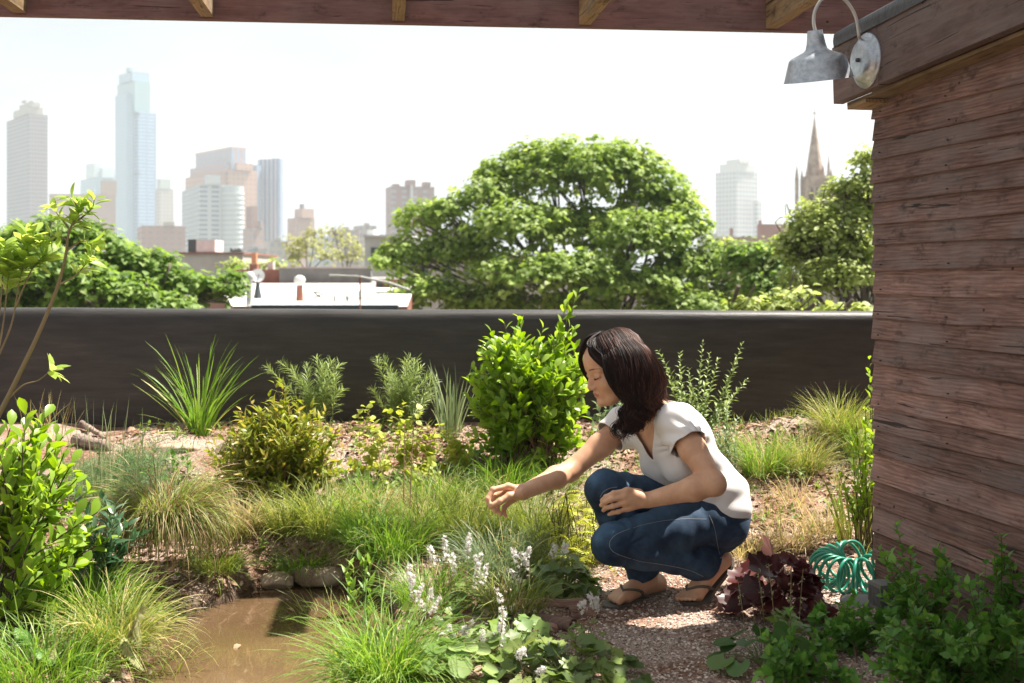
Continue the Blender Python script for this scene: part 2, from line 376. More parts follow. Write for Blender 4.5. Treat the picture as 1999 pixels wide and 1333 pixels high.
# ================================================================ timber
def woodmat(name, dark, mid, light, rough=.75, grey=.25, sx=1.):
    m = mat(name, mid, rough, 0, .25); q = NT(m); u = q.attr('uvw', 'Vector'); t = q.attr('tone')
    cb = q.n('ShaderNodeCombineXYZ'); q.l(q.math('MULTIPLY', t, 37.), cb.inputs[2])
    ad = q.n('ShaderNodeVectorMath', operation='ADD'); q.l(u, ad.inputs[0]); q.l(cb.outputs[0], ad.inputs[1]); u = ad.outputs[0]
    g1 = q.noise(q.mapv(u, (2.2*sx, 46, 46)), 2.2, 6, .7, .9)      # long grain
    g2 = q.noise(q.mapv(u, (2.5*sx, 7, 7)), 3.0, 5, .6, .4)        # blotches
    g3 = q.noise(q.mapv(u, (1, 2, 2)), 3.2, 4, .55)
    wv = q.n('ShaderNodeTexWave', wave_type='BANDS', bands_direction='Y'); wv.inputs['Scale'].default_value = 26; wv.inputs['Distortion'].default_value = 9; wv.inputs['Detail'].default_value = 3; wv.inputs['Detail Scale'].default_value = .8
    q.l(q.mapv(u, (.22*sx, 1, 1)), wv.inputs['Vector'])
    h = q.math('ADD', q.math('MULTIPLY', g1, .55), q.math('MULTIPLY', wv.outputs['Fac'], .09))
    h = q.math('ADD', h, q.math('MULTIPLY', g2, .35))
    c = q.ramp(h, [(.30, dark), (.52, mid), (.78, light)])
    tonec = q.math('ADD', .60, q.math('MULTIPLY', t, .75))
    c = q.mix(1., c, q.ramp(q.math('MULTIPLY', tonec, .7), [(0, (0, 0, 0)), (1, (1.35, 1.35, 1.35))]), 'MULTIPLY')
    c = q.mix(q.ramp(g3, [(.46, (0, 0, 0)), (.62, (grey, grey, grey))]), c, (.20, .165, .16))
    st = q.ramp(q.noise(q.mapv(u, (5, 9, 9), (3, 1, 2)), 2.2, 5, .65), [(.57, (0, 0, 0)), (.70, (.7, .7, .7))])
    c = q.mix(st, c, tuple(v*.32 for v in dark))
    ck = q.ramp(q.noise(q.mapv(u, (1.1*sx, 34, 34), (1, 7, 3)), 1.8, 3, .5, 1.2), [(.655, (0, 0, 0)), (.675, (.9, .9, .9))]); c = q.mix(ck, c, tuple(v*.25 for v in dark))
    vo = q.n('ShaderNodeTexVoronoi'); vo.inputs['Scale'].default_value = 7; q.l(q.mapv(u, (1, 1.3, 1.3), (5, 2, 1)), vo.inputs['Vector'])
    kn = q.math('LESS_THAN', vo.outputs['Distance'], .045); c = q.mix(q.math('MULTIPLY', kn, .85), c, (.02, .012, .01))
    q.base(c); q.bump(h, .7, .005); return m
M_SIDE = woodmat('weathered_siding', (.048, .026, .021), (.225, .125, .102), (.45, .31, .265), .72, .42)
M_BEAM = woodmat('stained_beam', (.11, .052, .05), (.215, .115, .108), (.30, .18, .165), .7, .2)
M_RAFT = woodmat('worn_lit_rafter', (.09, .06, .035), (.28, .185, .10), (.42, .30, .17), .75, .25)  # rafter wood made lighter, the light on its ends put into its colour
WD = np.array([.2113, -.9774, 0]); WN = np.array([-.9774, -.2113, 0]); ZU = np.array([0, 0, 1.])
C0 = np.array([.2965*4.1, 4.1, 0])
AX = np.stack([WD, -WN, ZU])      # rows: along the wall, into the shed, up
shed = thing('shed', C0, 'weathered brown clapboard shed filling the right edge under a sloping fascia', 'shed')
ysb = [90, 145, 190, 234, 276, 312.5, 356, 398, 440, 480, 527, 573, 621, 663, 710, 753, 796, 839, 885, 936, 986, 1038, 1090, 1142, 1190, 1240]
zb = [CAMZ-(y-HOR)/FPX*4.1 for y in ysb]
g = MB(); r = np.random.default_rng(3); LEN = 2.6
def board(g, s0, s1, ztop, zbot, out, tone, jl=0.):
    """clapboard: top edge tucked in, bottom edge standing out; slightly wavy lower edge"""
    n = 34; S = np.linspace(s0, s1, n); k = []; U = []
    wav = np.array([float(vnoise(s, tone*9, 2.5, 3)) for s in S])*.010; ow = np.array([float(vnoise(s, tone*5, 1.5, 4)) for s in S])*.004
    for i, s in enumerate(S):
        for (dz, o) in ((ztop+.012, .003), (zbot+wav[i]+.002, out+ow[i]), (zbot+wav[i], out+ow[i]-.002), (zbot+wav[i], out-.014)):
            k.append(C0+WD*s+WN*o+ZU*dz); U.append((s, dz, o))
    F_ = np.array([(i*4+j, i*4+j+1, (i+1)*4+j+1, (i+1)*4+j) for i in range(n-1) for j in range(3)])
    g.add(k, F_, 0, tone, U, smooth=False)
    e = [k[0], k[1], k[3], C0+WD*s0+WN*-.012+ZU*(ztop+.01)]; g.add(e, [(3, 2, 1, 0)], 0, tone, [(0, p[2], p[0]) for p in e], smooth=False)
for i in range(len(zb)-1):
    zt, z_ = zb[i], zb[i+1]; jl = r.uniform(-.012, .006); out = r.uniform(.012, .020)
    cuts = [-.004+jl, LEN]
    if i == 7: cuts = [-.004+jl, .50, LEN]
    elif r.random() < .45: cuts = [-.004+jl, r.uniform(.9, 2.0), LEN]
    for a_, b_ in zip(cuts[:-1], cuts[1:]):
        board(g, a_+(.0018 if a_ > .1 else 0), b_, zt, z_, out+r.uniform(-.002, .002), r.random())
for i in range(2, len(zb)-1):
    for s_ in np.arange(.06, LEN, .40):
        for dz in (.014,):
            if r.random() < .85: g.box(C0+WD*(s_+r.uniform(-.01, .01))+WN*.0235+ZU*(zb[i+1]+dz+r.uniform(0, .006)), (.0035, .006, .0035), ax=AX, mat=1)
g.build('wall', [M_SIDE, mat('rusty_nail', (.03, .018, .014), .6, .3)], shed)
# core of the shed (back and far walls)
g = MB(); core_h = 1.66
c = C0+WD*(LEN/2)-WN*(.004+1.2)+ZU*(core_h/2-.1); g.box(c, (LEN-.02, 2.4, core_h+.2), ax=AX, tone=.3); g.build('rear_wall', M_SIDE, shed)
FS = .06  # slope of the fascia
FA = WD+ZU*FS; FA = FA/np.linalg.norm(FA); FUP = np.cross(FA, -WN); FUP = FUP if FUP[2] > 0 else -FUP
AXF = np.stack([FA, -WN, FUP]); F0 = C0+WN*.12-WD*.075
def fbox(g, s0, s1, z0, z1, o0, o1, tone, m=0):
    c = F0*[1, 1, 0]+FA*((s0+s1)/2)+ZU*((z0+z1)/2)-WN*((o0+o1)/2)
    g.box(c, (s1-s0, o1-o0, z1-z0), ax=AXF, tone=tone, mat=m, uvoff=np.array([(s0+s1)/2, tone*3, 0]))
g = MB(); fbox(g, 0, .30, 1.652, 1.842, 0, .035, .62); fbox(g, .3025, LEN+.3, 1.655, 1.842, .0, .035, .25)
M_FASC = woodmat('fascia_board', (.07, .042, .037), (.155, .100, .090), (.25, .18, .165), .65, .3)
g.build('fascia', M_FASC, shed)
g = MB(); fbox(g, .03, LEN+.3, 1.640, 1.652, .037, .155, .2); fbox(g, .045, .17, 1.626, 1.638, .03, .145, .9)
g.build('soffit', M_RAFT, shed)
m = mat('black_roofing', (.035, .034, .038), .45, 0, .5); q = NT(m); q.bump(q.noise(q.obj(), 30, 3), .4, .01)
g = MB(); n = 60
prof = [(-.008, 1.838), (-.010, 1.86), (-.006, 1.882), (.006, 1.893), (.03, 1.898), (.3, 1.905), (1.2, 1.93), (2.4, 1.95), (2.4, 1.80)]
V = []
for i, s in enumerate(np.linspace(.02, LEN+.3, n)):
    for (o, z) in prof:
        wv_ = float(vnoise(s, z*3, 5, 2))*.012
        V.append(F0*[1, 1, 0]+FA*s+ZU*(z+wv_*.5)-WN*(o+(wv_*.4 if o < .02 else 0)))
k = len(prof); g.add(V, np.array([(i*k+j, i*k+j+1, (i+1)*k+j+1, (i+1)*k+j) for i in range(n-1) for j in range(k-1)]))
g.add(V[:k], [tuple(range(k))]); g.build('roof', m, shed)
# ================================================================ pergola
BD = np.array([1, .1, 0]); BD = BD/np.linalg.norm(BD); JD = np.array([.1, -1, 0]); JD = JD/np.linalg.norm(JD)
B0 = np.array([0, 5.0, 2.092]); AXB = np.stack([BD, -JD, ZU])
perg = thing('pergola', (0, 5.0, 2.09), 'reddish brown timber pergola whose beam and rafters cross the top of the view', 'pergola')
g = MB(); g.box(B0+ZU*.12+np.array([0, .02, 0]), (9., .045, .24), ax=AXB, tone=.5); g.build('beam', M_BEAM, perg)
for i, px in enumerate((40, 405, 778, 1142, 1506, 1900)):
    t_ = (px-999.5)/FPX; Yb = 5.0/(1-.1*t_); Xb = t_*Yb
    LR = .5 if i < 4 else 3.0; c = np.array([Xb, Yb-.004, 0])+JD*LR/2+ZU*(2.092+.008+.075)
    g = MB(); g.box(c, (LR, .05, .15), ax=np.stack([JD, BD, ZU]), tone=[.4, .8, .65, .75, .55, .3][i], uvoff=np.array([px, 0, 0])); g.build('rafter', M_RAFT, perg)
# sparse unseen laths, added over the rafters to shade the gravel, and the posts that carry the frame
for i, s in enumerate((.42, 1.05, 1.32, 2.1, 2.7)):
    g = MB(); g.box(B0+JD*s+BD*2.2+ZU*.187, (2.9, .07, .02), ax=AXB, tone=.3+.1*i); g.build('lath', M_BEAM, perg)
for x_ in (-3.2, 3.6):
    g = MB(); c = B0+BD*x_+np.array([0, .02, 0]); g.box((c[0], c[1], 1.03), (.10, .10, 2.12), tone=.4); g.build('post', M_BEAM, perg)
# ================================================================ barn lamp
m = mat('galvanised_steel', (.42, .44, .47), .38, .85, .5); q = NT(m); n = q.noise(q.obj(), 60, 5, .7)
q.base(q.ramp(n, [(.35, (.33, .36, .40)), (.65, (.55, .57, .60))])); q.l(q.math('MULTIPLY_ADD', n, .3, .26), q.b.inputs['Roughness'])
M_GALV = m; M_ARM = mat('painted_conduit', (.52, .50, .47), .4, .3); M_INNER = mat('lamp_inner', (.62, .60, .50), .5)
sF = .235; bp = F0*[1, 1, 0]+FA*sF; bp[2] = P(1685, 118, bp[1])[2]
lamp = thing('wall_lamp', bp, 'galvanised gooseneck barn lamp fixed to the shed fascia', 'wall lamp')
g = MB(); g.lathe([(.002, .030), (.045, .030), (.062, .027), (.070, .018), (.074, .012), (.076, .010), (.086, .008), (.089, .003), (.089, .0)], bp, WN, 48); g.build('back_plate', M_GALV, lamp)
g = MB(); g.lathe([(.0, .040), (.006, .039), (.007, .034), (.007, .029)], bp, WN, 16); g.build('screw', mat('dark_steel', (.1, .1, .11), .4, .8), lamp)
Yl = bp[1]-.02
top = P(1591, 60, Yl-.05); axn = np.array([-.12, -.17, 1.]); axn = axn/np.linalg.norm(axn)
arc = [bp+WN*.02+ZU*.055, bp+WN*.028+ZU*.075, P(1677, 70, Yl), P(1672, 38, Yl-.01), P(1660, 12, Yl-.02), P(1642, -6, Yl-.03), P(1624, -10, Yl-.04), P(1605, -2, Yl-.045), P(1592, 18, Yl-.05), P(1588, 40, Yl-.05), top]
def smooth_curve(pts, n=40):
    pts = np.array(pts); t = np.linspace(0, len(pts)-1, n); out = []
    for u in t:
        i = min(int(u), len(pts)-2); f = u-i; p0 = pts[max(i-1, 0)]; p1 = pts[i]; p2 = pts[i+1]; p3 = pts[min(i+2, len(pts)-1)]
        out.append(.5*((2*p1)+(-p0+p2)*f+(2*p0-5*p1+4*p2-p3)*f*f+(-p0+3*p1-3*p2+p3)*f**3))
    return np.array(out)
g = MB(); g.tube(smooth_curve(arc, 60), .0052, 12); g.build('arm', M_ARM, lamp)
pr = [(.0, .002), (.022, .002), (.0235, .0), (.026, -.02), (.029, -.040), (.033, -.056), (.040, -.063), (.062, -.072), (.080, -.080), (.087, -.087), (.091, -.098), (.107, -.150), (.109, -.153)]
g = MB(); g.lathe(pr, top, axn, 56); sh = g.build('shade', M_GALV, lamp)
g = MB(); g.lathe([(r_-.002, h-.002) for r_, h in pr[::-1][1:]][:-1], top, axn, 56); g.build('reflector', M_INNER, sh)
g = MB(); n_ = [(0, -.128), (.012, -.126), (.024, -.114), (.028, -.098), (.022, -.08), (.013, -.066), (.012, -.05)]; g.lathe(n_, top, axn, 24); g.build('bulb', mat('lamp_bulb', (.8, .8, .75), .15), lamp)
# ================================================================ coiled hose and vent box
def hosepath():
    ctr = smooth_curve([P(1668, 1090, 4.30), P(1650, 1092, 4.33), P(1625, 1098, 4.32), P(1610, 1110, 4.27), P(1626, 1119, 4.20), P(1655, 1125, 4.14), P(1688, 1124, 4.12), P(1715, 1108, 4.16), P(1745, 1090, 4.22)], 700)
    L_ = np.concatenate([[0], np.cumsum(np.linalg.norm(np.diff(ctr, axis=0), axis=1))]); T = np.gradient(ctr, axis=0); T /= np.linalg.norm(T, axis=1)[:, None]
    f = L_/L_[-1]; ph = 2*pi*(17*f**.92)
    N = np.cross(T, ZU); N /= np.linalg.norm(N, axis=1)[:, None]; B = np.cross(N, T)
    rr = .060*(1-.1*f)
    return ctr+rr[:, None]*(np.cos(ph)[:, None]*N*.95+np.sin(ph)[:, None]*B)+ZU*.0
hp = hosepath(); g = MB(); g.tube(hp, .0058, 8)
m = mat('green_rubber', (.020, .24, .150), .33, 0, .5)
tag(g.build('coil_hose', m, loc=G(1650, 1150)), 'green coiled garden hose lying on gravel beside the shed corner', 'garden hose')
vb = np.array([1.285, 4.0, 0.]); vb = C0+WD*.13+WN*.05
g = MB(); W_, D_, H_ = .08, .06, .085
bx = thing('vent_box', vb, 'small grey perforated box at the foot of the shed corner', 'box')
g.box(vb+ZU*(H_-.006), (W_, D_, .012), ax=AX); g.build('lid', mat('grey_plastic_lid', (.16, .16, .15), .6), bx)
g = MB(); g.box(vb+ZU*.006, (W_, D_, .012), ax=AX); g.build('base', bpy.data.materials['grey_plastic_lid'], bx)
g = MB()
for i in range(9):
    s = -W_/2+.004+i*(W_-.008)/8
    for o in (-D_/2+.002, D_/2-.002): g.box(vb+WD*s-WN*o+ZU*(H_/2), (.005, .004, H_-.026), ax=AX)
for i in range(7):
    s = -D_/2+.004+i*(D_-.008)/6
    for o in (-W_/2+.002, W_/2-.002): g.box(vb+WD*o-WN*s+ZU*(H_/2), (.0042, .0052, H_-.026), ax=AX)
for k_ in range(5):
    z = .02+k_*(H_-.04)/4
    for o in (-D_/2+.0035, D_/2-.0035): g.box(vb-WN*o+ZU*z, (W_-.004, .0034, .006), ax=AX)
    for o in (-W_/2+.0035, W_/2-.0035): g.box(vb+WD*o+ZU*z, (.0034, D_-.012, .0058), ax=AX)
g.build('mesh_side', mat('grey_plastic', (.13, .13, .125), .6), bx)
# ================================================================ the city beyond the parapet
def facade(name, wall, glass, floor=3.2, pitch=3.0, fw=.55, fh=.5, wall2=None, rough=.7, gl=.25, strips=None):
    """windows in storeys and bays, in the building's own axes"""
    m = mat(name, wall, rough, 0, .3); q = NT(m)
    tc = q.t.nodes.new('ShaderNodeTexCoord'); o_ = q.attr('uvw', 'Vector'); sp = q.n('ShaderNodeSeparateXYZ'); q.l(o_, sp.inputs[0])
    u, z = sp.outputs[0], sp.outputs[2]
    wu = q.math('LESS_THAN', q.math('FRACT', q.math('DIVIDE', u, pitch)), fw)
    wz = q.math('LESS_THAN', q.math('FRACT', q.math('DIVIDE', z, floor)), fh)
    f = q.math('MULTIPLY', wu, wz)
    nn = q.noise(o_, .35, 3)
    gc = q.mix(nn, glass, tuple(min(1, v*1.9) for v in glass))
    c = q.mix(f, q.mix(q.noise(o_, .05, 3), wall, wall2 or tuple(v*.85 for v in wall)), gc)
    if strips:
        c = q.mix(q.math('LESS_THAN', q.math('FRACT', q.math('DIVIDE', u, strips[0])), strips[1]), c, strips[2])
    q.base(c); q.l(q.math('SUBTRACT', rough, q.math('MULTIPLY', f, rough-gl)), q.b.inputs['Roughness']); return m
def block(g, Y, xl, xc, xr, y0, ytop, al=38., mat=0, d0=0.):
    """rotated block whose near edge stands at xc and whose left and right faces reach xl and xr in the photo"""
    a = R(al); k = Y/FPX
    p0 = P(xc, HOR, Y+d0)[:2]; u = np.array([cos(a), sin(a)]); v = np.array([-sin(a), cos(a)])
    tr_, tl_ = (xr-999.5)/FPX, (xl-999.5)/FPX
    wr = max((tr_*p0[1]-p0[0])/(u[0]-tr_*u[1]), .3); wl = max((tl_*p0[1]-p0[0])/(v[0]-tl_*v[1]), .3)
    zt = P(0, ytop, Y)[2]; zb_ = -12 if y0 is None else P(0, y0, Y)[2]
    c = [p0, p0+u*wr, p0+u*wr+v*wl, p0+v*wl]
    b = [np.array([*p, zb_]) for p in c]; t = [np.array([*p, zt]) for p in c]
    lens = [wr, wl, wr, wl]; off = 0
    for i in range(4):
        j = (i+1) % 4; L_ = lens[i]
        uv = [(off, 0, zb_), (off+L_, 0, zb_), (off+L_, 0, zt), (off, 0, zt)]
        g.add([b[i], b[j], t[j], t[i]], [(0, 1, 2, 3)], mat, .5, uv, smooth=False); off += L_+.37
    g.add(t, [(0, 1, 2, 3)], mat, .5, [(.9, 0, .9)]*4, smooth=False)
    return np.array([*p0, -12.])
M_ROOFG = mat('roof_grey', (.35, .35, .34), .8)
def tower(label, cat, Y, tiers, mats, name='tower_block', group=None, al=38.):
    """tiers: (part name, xl, xc, xr, y bottom or None, y top, material)"""
    t = None
    for i, (pn, xl, xc, xr, y0, yt, mi) in enumerate(tiers):
        g = MB(); o0 = block(g, Y+i*.0, xl, xc, xr, y0, yt, al)
        if t is None: t = thing(name, o0, label, cat, group)
        g.build(pn, mats[mi], t)
    return t
BG = 'skyline buildings beyond the roof garden'
tower('grey beige office tower at the left end of the skyline with stepped crown', 'skyscraper', 1050,
      [('shaft', 13, 57, 93, None, 222, 0), ('setback', 26, 54, 84, 222, 208, 1), ('penthouse', 38, 58, 78, 208, 199, 1), ('water_tank', 42, 48, 53, 199, 195, 1), ('antenna_base', 56, 60, 66, 199, 196, 1)],
      [facade('office_beige', (.30, .26, .26), (.07, .07, .11), 3.4, 2.4, .55, .55), mat('crown_beige', (.42, .38, .34), .8)], group=BG)
tower('tallest blue glass skyscraper with two dark bands and a split top', 'skyscraper', 1250,
      [('shaft', 225, 269, 305, None, 218, 0), ('left_shaft', 225, 246, 262, None, 182, 1), ('upper_shaft', 229, 263, 293, 218, 157, 2), ('crown', 232, 258, 291, 157, 139, 1), ('spire_base', 246, 252, 259, 139, 131, 2),
       ('lower_band', 224.3, 269, 274, 342, 336, 3), ('upper_band', 224.3, 269, 274, 226, 219, 3)],
      [facade('blue_curtain', (.24, .34, .48), (.06, .13, .26), 3.6, 1.8, .62, .62, (.45, .52, .6), .3, .1, (9., .12, (.12, .2, .34))), facade('pale_curtain', (.32, .42, .52), (.2, .32, .44), 3.6, 1.8, .62, .6, None, .3, .1),
       mat('teal_crown', (.25, .38, .42), .25), mat('band_blue', (.10, .16, .26), .4)], group=BG, al=42)
tower('low blue glass block with slanted top beside the tallest skyscraper', 'office building', 1400,
      [('body', 157, 187, 228, None, 346, 0), ('upper_storey', 168, 184, 214, 346, 318, 1), ('roof_step', 186, 200, 224, 346, 327, 1)],
      [facade('steel_glass', (.38, .47, .53), (.12, .24, .34), 3.6, 2.5, .6, .6), mat('pale_blue_clad', (.5, .58, .62), .5)], group=BG)
tower('long pink banded low-rise behind the sapling', 'office building', 900,
      [('body', 86, 96, 226, None, 378, 0), ('tower_part', 191, 196, 228, 380, 352, 1)], [facade('pink_bands', (.52, .36, .31), (.34, .24, .23), 4.2, 60, .98, .28), facade('peach_punched', (.58, .42, .33), (.34, .26, .24), 3.4, 3, .5, .5)], group=BG, al=12)
tower('narrow cream tower with arched crown right of the tallest skyscraper', 'tower', 1150,
      [('shaft', 303, 312, 339, None, 368, 0), ('crown', 306, 313, 333, 368, 349, 1)], [facade('cream_punched', (.50, .45, .40), (.22, .22, .24), 3.4, 3.4, .5, .55), mat('crown_green', (.42, .47, .45), .6)], group=BG)
tower('brownish pink low-rise in front of the skyline beside the white apartments', 'office building', 700,
      [('body', 268, 276, 362, None, 440, 0), ('bulkhead', 318, 322, 341, 440, 433, 1)], [facade('pink_brick', (.40, .25, .21), (.2, .15, .15), 3.2, 4, .55, .4), mat('tan_clad', (.45, .38, .33), .8)], group=BG, al=20)
tower('stepped pink granite office tower with arched top windows behind the white apartments', 'office tower', 950,
      [('main_shaft', 430, 446, 502, None, 330, 0), ('west_wing', 362, 430, 448, None, 337, 0), ('middle_step', 371, 440, 462, 337, 318, 1), ('upper_block', 382, 452, 480, 330, 289, 2), ('shoulder', 448, 462, 494, 332, 318, 0), ('cornice', 381, 452, 481, 289, 286, 3)],
      [facade('pink_granite', (.56, .33, .23), (.26, .18, .18), 3.8, 3.6, .5, .5), facade('pink_arcade', (.52, .30, .23), (.24, .22, .28), 6.5, 4.2, .6, .6), facade('arched_top', (.50, .33, .29), (.22, .26, .34), 60, 4.6, .6, .75), mat('pink_trim', (.55, .35, .28), .8)], group=BG)
tt = tower('pale grey apartment block with rows of balconies in front of the pink tower', 'apartment building', 800,
      [('body', 355, 390, 470, None, 360, 0), ('roof_house', 399, 404, 430, 360, 341, 1)],
      [facade('grey_apartment', (.50, .53, .55), (.10, .13, .17), 3.1, 7.5, .66, .46), mat('pale_clad', (.52, .54, .56), .7)], group=BG, al=24)
g = MB(); c_ = P(449, HOR, 800); a = np.linspace(pi, 2*pi, 15)     # the rounded corner with its balconies
g.prism([(c_[0]+7.0*cos(x), c_[1]+7*sin(x)+9) for x in a], -12, P(0, 362, 800)[2])
g.build('round_corner', facade('corner_glass', (.50, .56, .58), (.25, .33, .36), 3.1, 4.0, .0, .5), tt)
for i in range(13):
    g = MB(); z = P(0, 378+i*9.6, 800)[2]; g.prism([(c_[0]+7.5*cos(x), c_[1]+7.5*sin(x)+9) for x in a], z, z+.9); g.build('balcony', mat('balcony_white', (.62, .65, .66), .7) if i == 0 else bpy.data.materials['balcony_white'], tt)
tower('dark blue vertically striped tower right of the pink office tower', 'tower', 1000,
      [('shaft', 503, 543, 552, None, 309, 0), ('left_wing', 492, 500, 510, None, 322, 1)], [facade('blue_stripes', (.40, .44, .50), (.05, .08, .16), 3.3, 4.6, .62, .97, None, .35, .15), facade('dark_stripes', (.3, .36, .45), (.10, .15, .24), 3.3, 3, .6, .9)], group=BG, al=58)
tower('brown gothic block in front of the striped tower', 'office building', 620,
      [('body', 474, 494, 516, None, 445, 0), ('upper_block', 480, 492, 503, 445, 402, 1), ('turret', 504, 509, 515, 445, 430, 0)], [facade('brown_gothic', (.46, .33, .28), (.25, .22, .25), 4, 3.6, .5, .6), facade('brown_brick', (.36, .22, .19), (.2, .15, .15), 3.5, 3, .4, .5)], group=BG)
tower('small pink block with a rooftop water tank above the pale trees', 'apartment building', 760,
      [('body', 561, 578, 614, None, 425, 0), ('upper_block', 575, 590, 613, 425, 407, 1), ('water_tank', 585, 589, 594, 407, 398, 2)], [facade('pink_plain', (.46, .30, .25), (.25, .2, .2), 3.2, 5, .3, .4), mat('pink_side', (.50, .33, .28), .8), mat('tank_dark', (.2, .18, .18), .8)], group=BG)
tower('red brick apartment tower standing alone left of the great tree', 'apartment building', 620,
      [('body', 753, 764, 848, None, 363, 0), ('left_bulkhead', 764, 768, 780, 363, 359, 1), ('bulkhead', 790, 795, 811, 363, 351, 1), ('roof_house', 823, 828, 841, 363, 355, 1), ('white_strip', 800, 802, 806, None, 361, 2)],
      [facade('red_brick_tower', (.36, .22, .20), (.24, .25, .28), 2.9, 5.4, .45, .5, (.33, .22, .21)), mat('brick_bulkhead', (.33, .19, .18), .85), mat('white_strip', (.6, .58, .58), .8)], group=BG, al=16)
tower('white slab tower with gridded windows between the great tree and the church', 'apartment building', 900,
      [('body', 1397, 1438, 1479, None, 334, 0), ('setback', 1405, 1440, 1473, 334, 318, 1), ('penthouse', 1418, 1444, 1463, 318, 310, 1), ('side_wing', 1470, 1478, 1487, None, 392, 0)],
      [facade('white_grid', (.60, .58, .58), (.22, .24, .28), 3.3, 3.4, .6, .55), mat('white_clad', (.58, .57, .57), .8)], group=BG)
tower('red brick row building just left of the church', 'row house', 300, [('body', 1400, 1416, 1500, None, 462, 0), ('chimney', 1424, 1427, 1431, 462, 445, 0)], [mat('brick_low', (.34, .17, .14), .85)], 'row_house', al=20)
tower('low brown brick house beside the foot of the church spire', 'row house', 280, [('body', 1478, 1485, 1548, None, 437, 0), ('chimney', 1481, 1484, 1487, 437, 430, 0)], [bpy.data.materials['brick_low']], 'row_house', al=20)
# church spire
ch = thing('church', P(1590, HOR, 230)*[1, 1, 0]+[0, 0, -12], 'sandstone gothic church tower with a tall spire and pinnacles', 'church')
m = mat('sandstone', (.45, .34, .28), .85); q = NT(m); q.base(q.ramp(q.noise(q.pos(), .8, 5), [(.35, (.32, .23, .19)), (.65, (.52, .41, .34))])); M_SAND = m
M_DARKW = mat('belfry_dark', (.08, .07, .07), .7)
k = 230/FPX; zc = lambda y: P(0, y, 230)[2]
cx, cy_ = P(1590, HOR, 230)[:2]
def pyr(g, x, y, r_, z0, z1, n=8, tw=0.):
    a = np.linspace(0, 2*pi, n, endpoint=False)+tw
    V = [(x+r_*cos(t), y+r_*sin(t), z0) for t in a]+[(x+.06*cos(t), y+.06*sin(t), z1) for t in a]
    g.add(V, [(i, (i+1) % n, n+(i+1) % n, n+i) for i in range(n)]+[tuple(range(n, 2*n))], smooth=False)
g = MB(); w_ = 21*k; g.box((cx, cy_, (zc(345)-12)/2), (2*w_, 2*w_, zc(345)+12)); g.build('tower', M_SAND, ch)
g = MB(); pyr(g, cx, cy_, 19*k, zc(352), zc(228), 8, pi/8); sp_ = g.build('spire', M_SAND, ch)
g = MB(); g.box((cx, cy_, zc(222)), (.12, .12, 22*k)); g.box((cx, cy_, zc(221)), (7*k, .13, .16)); g.build('cross', M_SAND, sp_)
for dx, yb, yt, rr in ((-37, 350, 325, 4.2), (-27, 352, 332, 3.4), (-14, 345, 322, 4.), (14, 345, 322, 4.), (22, 350, 305, 4.5), (30, 352, 330, 3.4), (-20, 362, 338, 5)):
    g = MB(); x = cx+dx*k; y = cy_-w_*(1 if dx in (-20, 22) else .5)
    g.box((x, y, (zc(yb)-12)/2), (rr*1.5*k, rr*1.5*k, zc(yb)+12)); pyr(g, x, y, rr*k*1.1, zc(yb), zc(yt), 4, pi/4); g.build('pinnacle', M_SAND, ch)
for sx in (-1, 0, 1):
    g = MB(); x = cx+sx*10*k; z0 = zc(410); z1 = zc(372); y = cy_-w_-.02
    g.box((x, y, (z0+z1)/2), (4*k, .1, z1-z0)); g.box((x, y+.02, z1+.2), (2.4*k, .1, .5)); g.build('belfry_opening', M_DARKW, ch)
for dx in (-9, 9):
    g = MB(); g.box((cx+dx*k*.6, cy_-w_*.62, zc(338)), (3*k, 2.2, 10*k)); pyr(g, cx+dx*k*.6, cy_-w_*.62-.2, 3.2*k, zc(334), zc(324), 4, pi/4); g.build('dormer', M_SAND, ch)
# ---------------------------------------------------------------- roofs of the nearer row houses
def flat(g, xl, xr, y0, y1, Y, depth, mat=0, tone=.5):
    """box whose front face spans the pixels at distance Y"""
    a = P(xl, y0, Y); b = P(xr, y1, Y)
    g.box(((a[0]+b[0])/2, Y+depth/2, (a[2]+b[2])/2), (b[0]-a[0], depth, abs(b[2]-a[2])), mat=mat, tone=tone)
def stained(name, c1, c2, sc=1.5, rough=.85):
    m = mat(name, c1, rough, 0, .2); q = NT(m); q.base(q.ramp(q.noise(q.pos(), sc, 6, .65), [(.35, c1), (.65, c2)])); return m
M_WROOF = stained('white_roofing', (.62, .60, .58), (.80, .79, .77), .6); M_STUC = stained('grey_stucco', (.20, .21, .21), (.33, .33, .32), 1.2)
M_BRK = stained('red_brick', (.26, .11, .085), (.34, .16, .12), 3); M_PALE = stained('pale_stucco', (.45, .38, .36), (.58, .50, .47), .7)
M_WHT = stained('white_paint', (.55, .56, .57), (.72, .72, .72), 2); M_DK = mat('dark_metal', (.05, .06, .07), .5)
o0 = P(610, 600, 22); h = thing('row_house', o0*[1, 1, 0]+[0, 0, -12], 'row house with a bright white flat roof crowded with vents', 'row house')
g = MB(); a = P(455, 598, 22); b = P(795, 598, 22); c = P(812, 553, 37); d = P(400, 553, 37)
g.add([a, b, c, d], [(0, 1, 2, 3)], smooth=False); g.build('roof', M_WROOF, h)
g = MB(); lo_ = np.array([0, 0, 1]); pts = [a, b, c, d]
for p_, q_ in ((a, b), (b, c), (c, d), (d, a)): g.add([p_*[1, 1, 0]-[0, 0, 12], q_*[1, 1, 0]-[0, 0, 12], q_-lo_*.004, p_-lo_*.004], [(0, 1, 2, 3)], smooth=False)
g.build('wall', M_BRK, h)
g = MB(); g.box(((a[0]+b[0])/2+.1, 21.93, a[2]-.02), (b[0]-a[0]-.5, .12, .10)); g.build('gutter', M_DK, h)
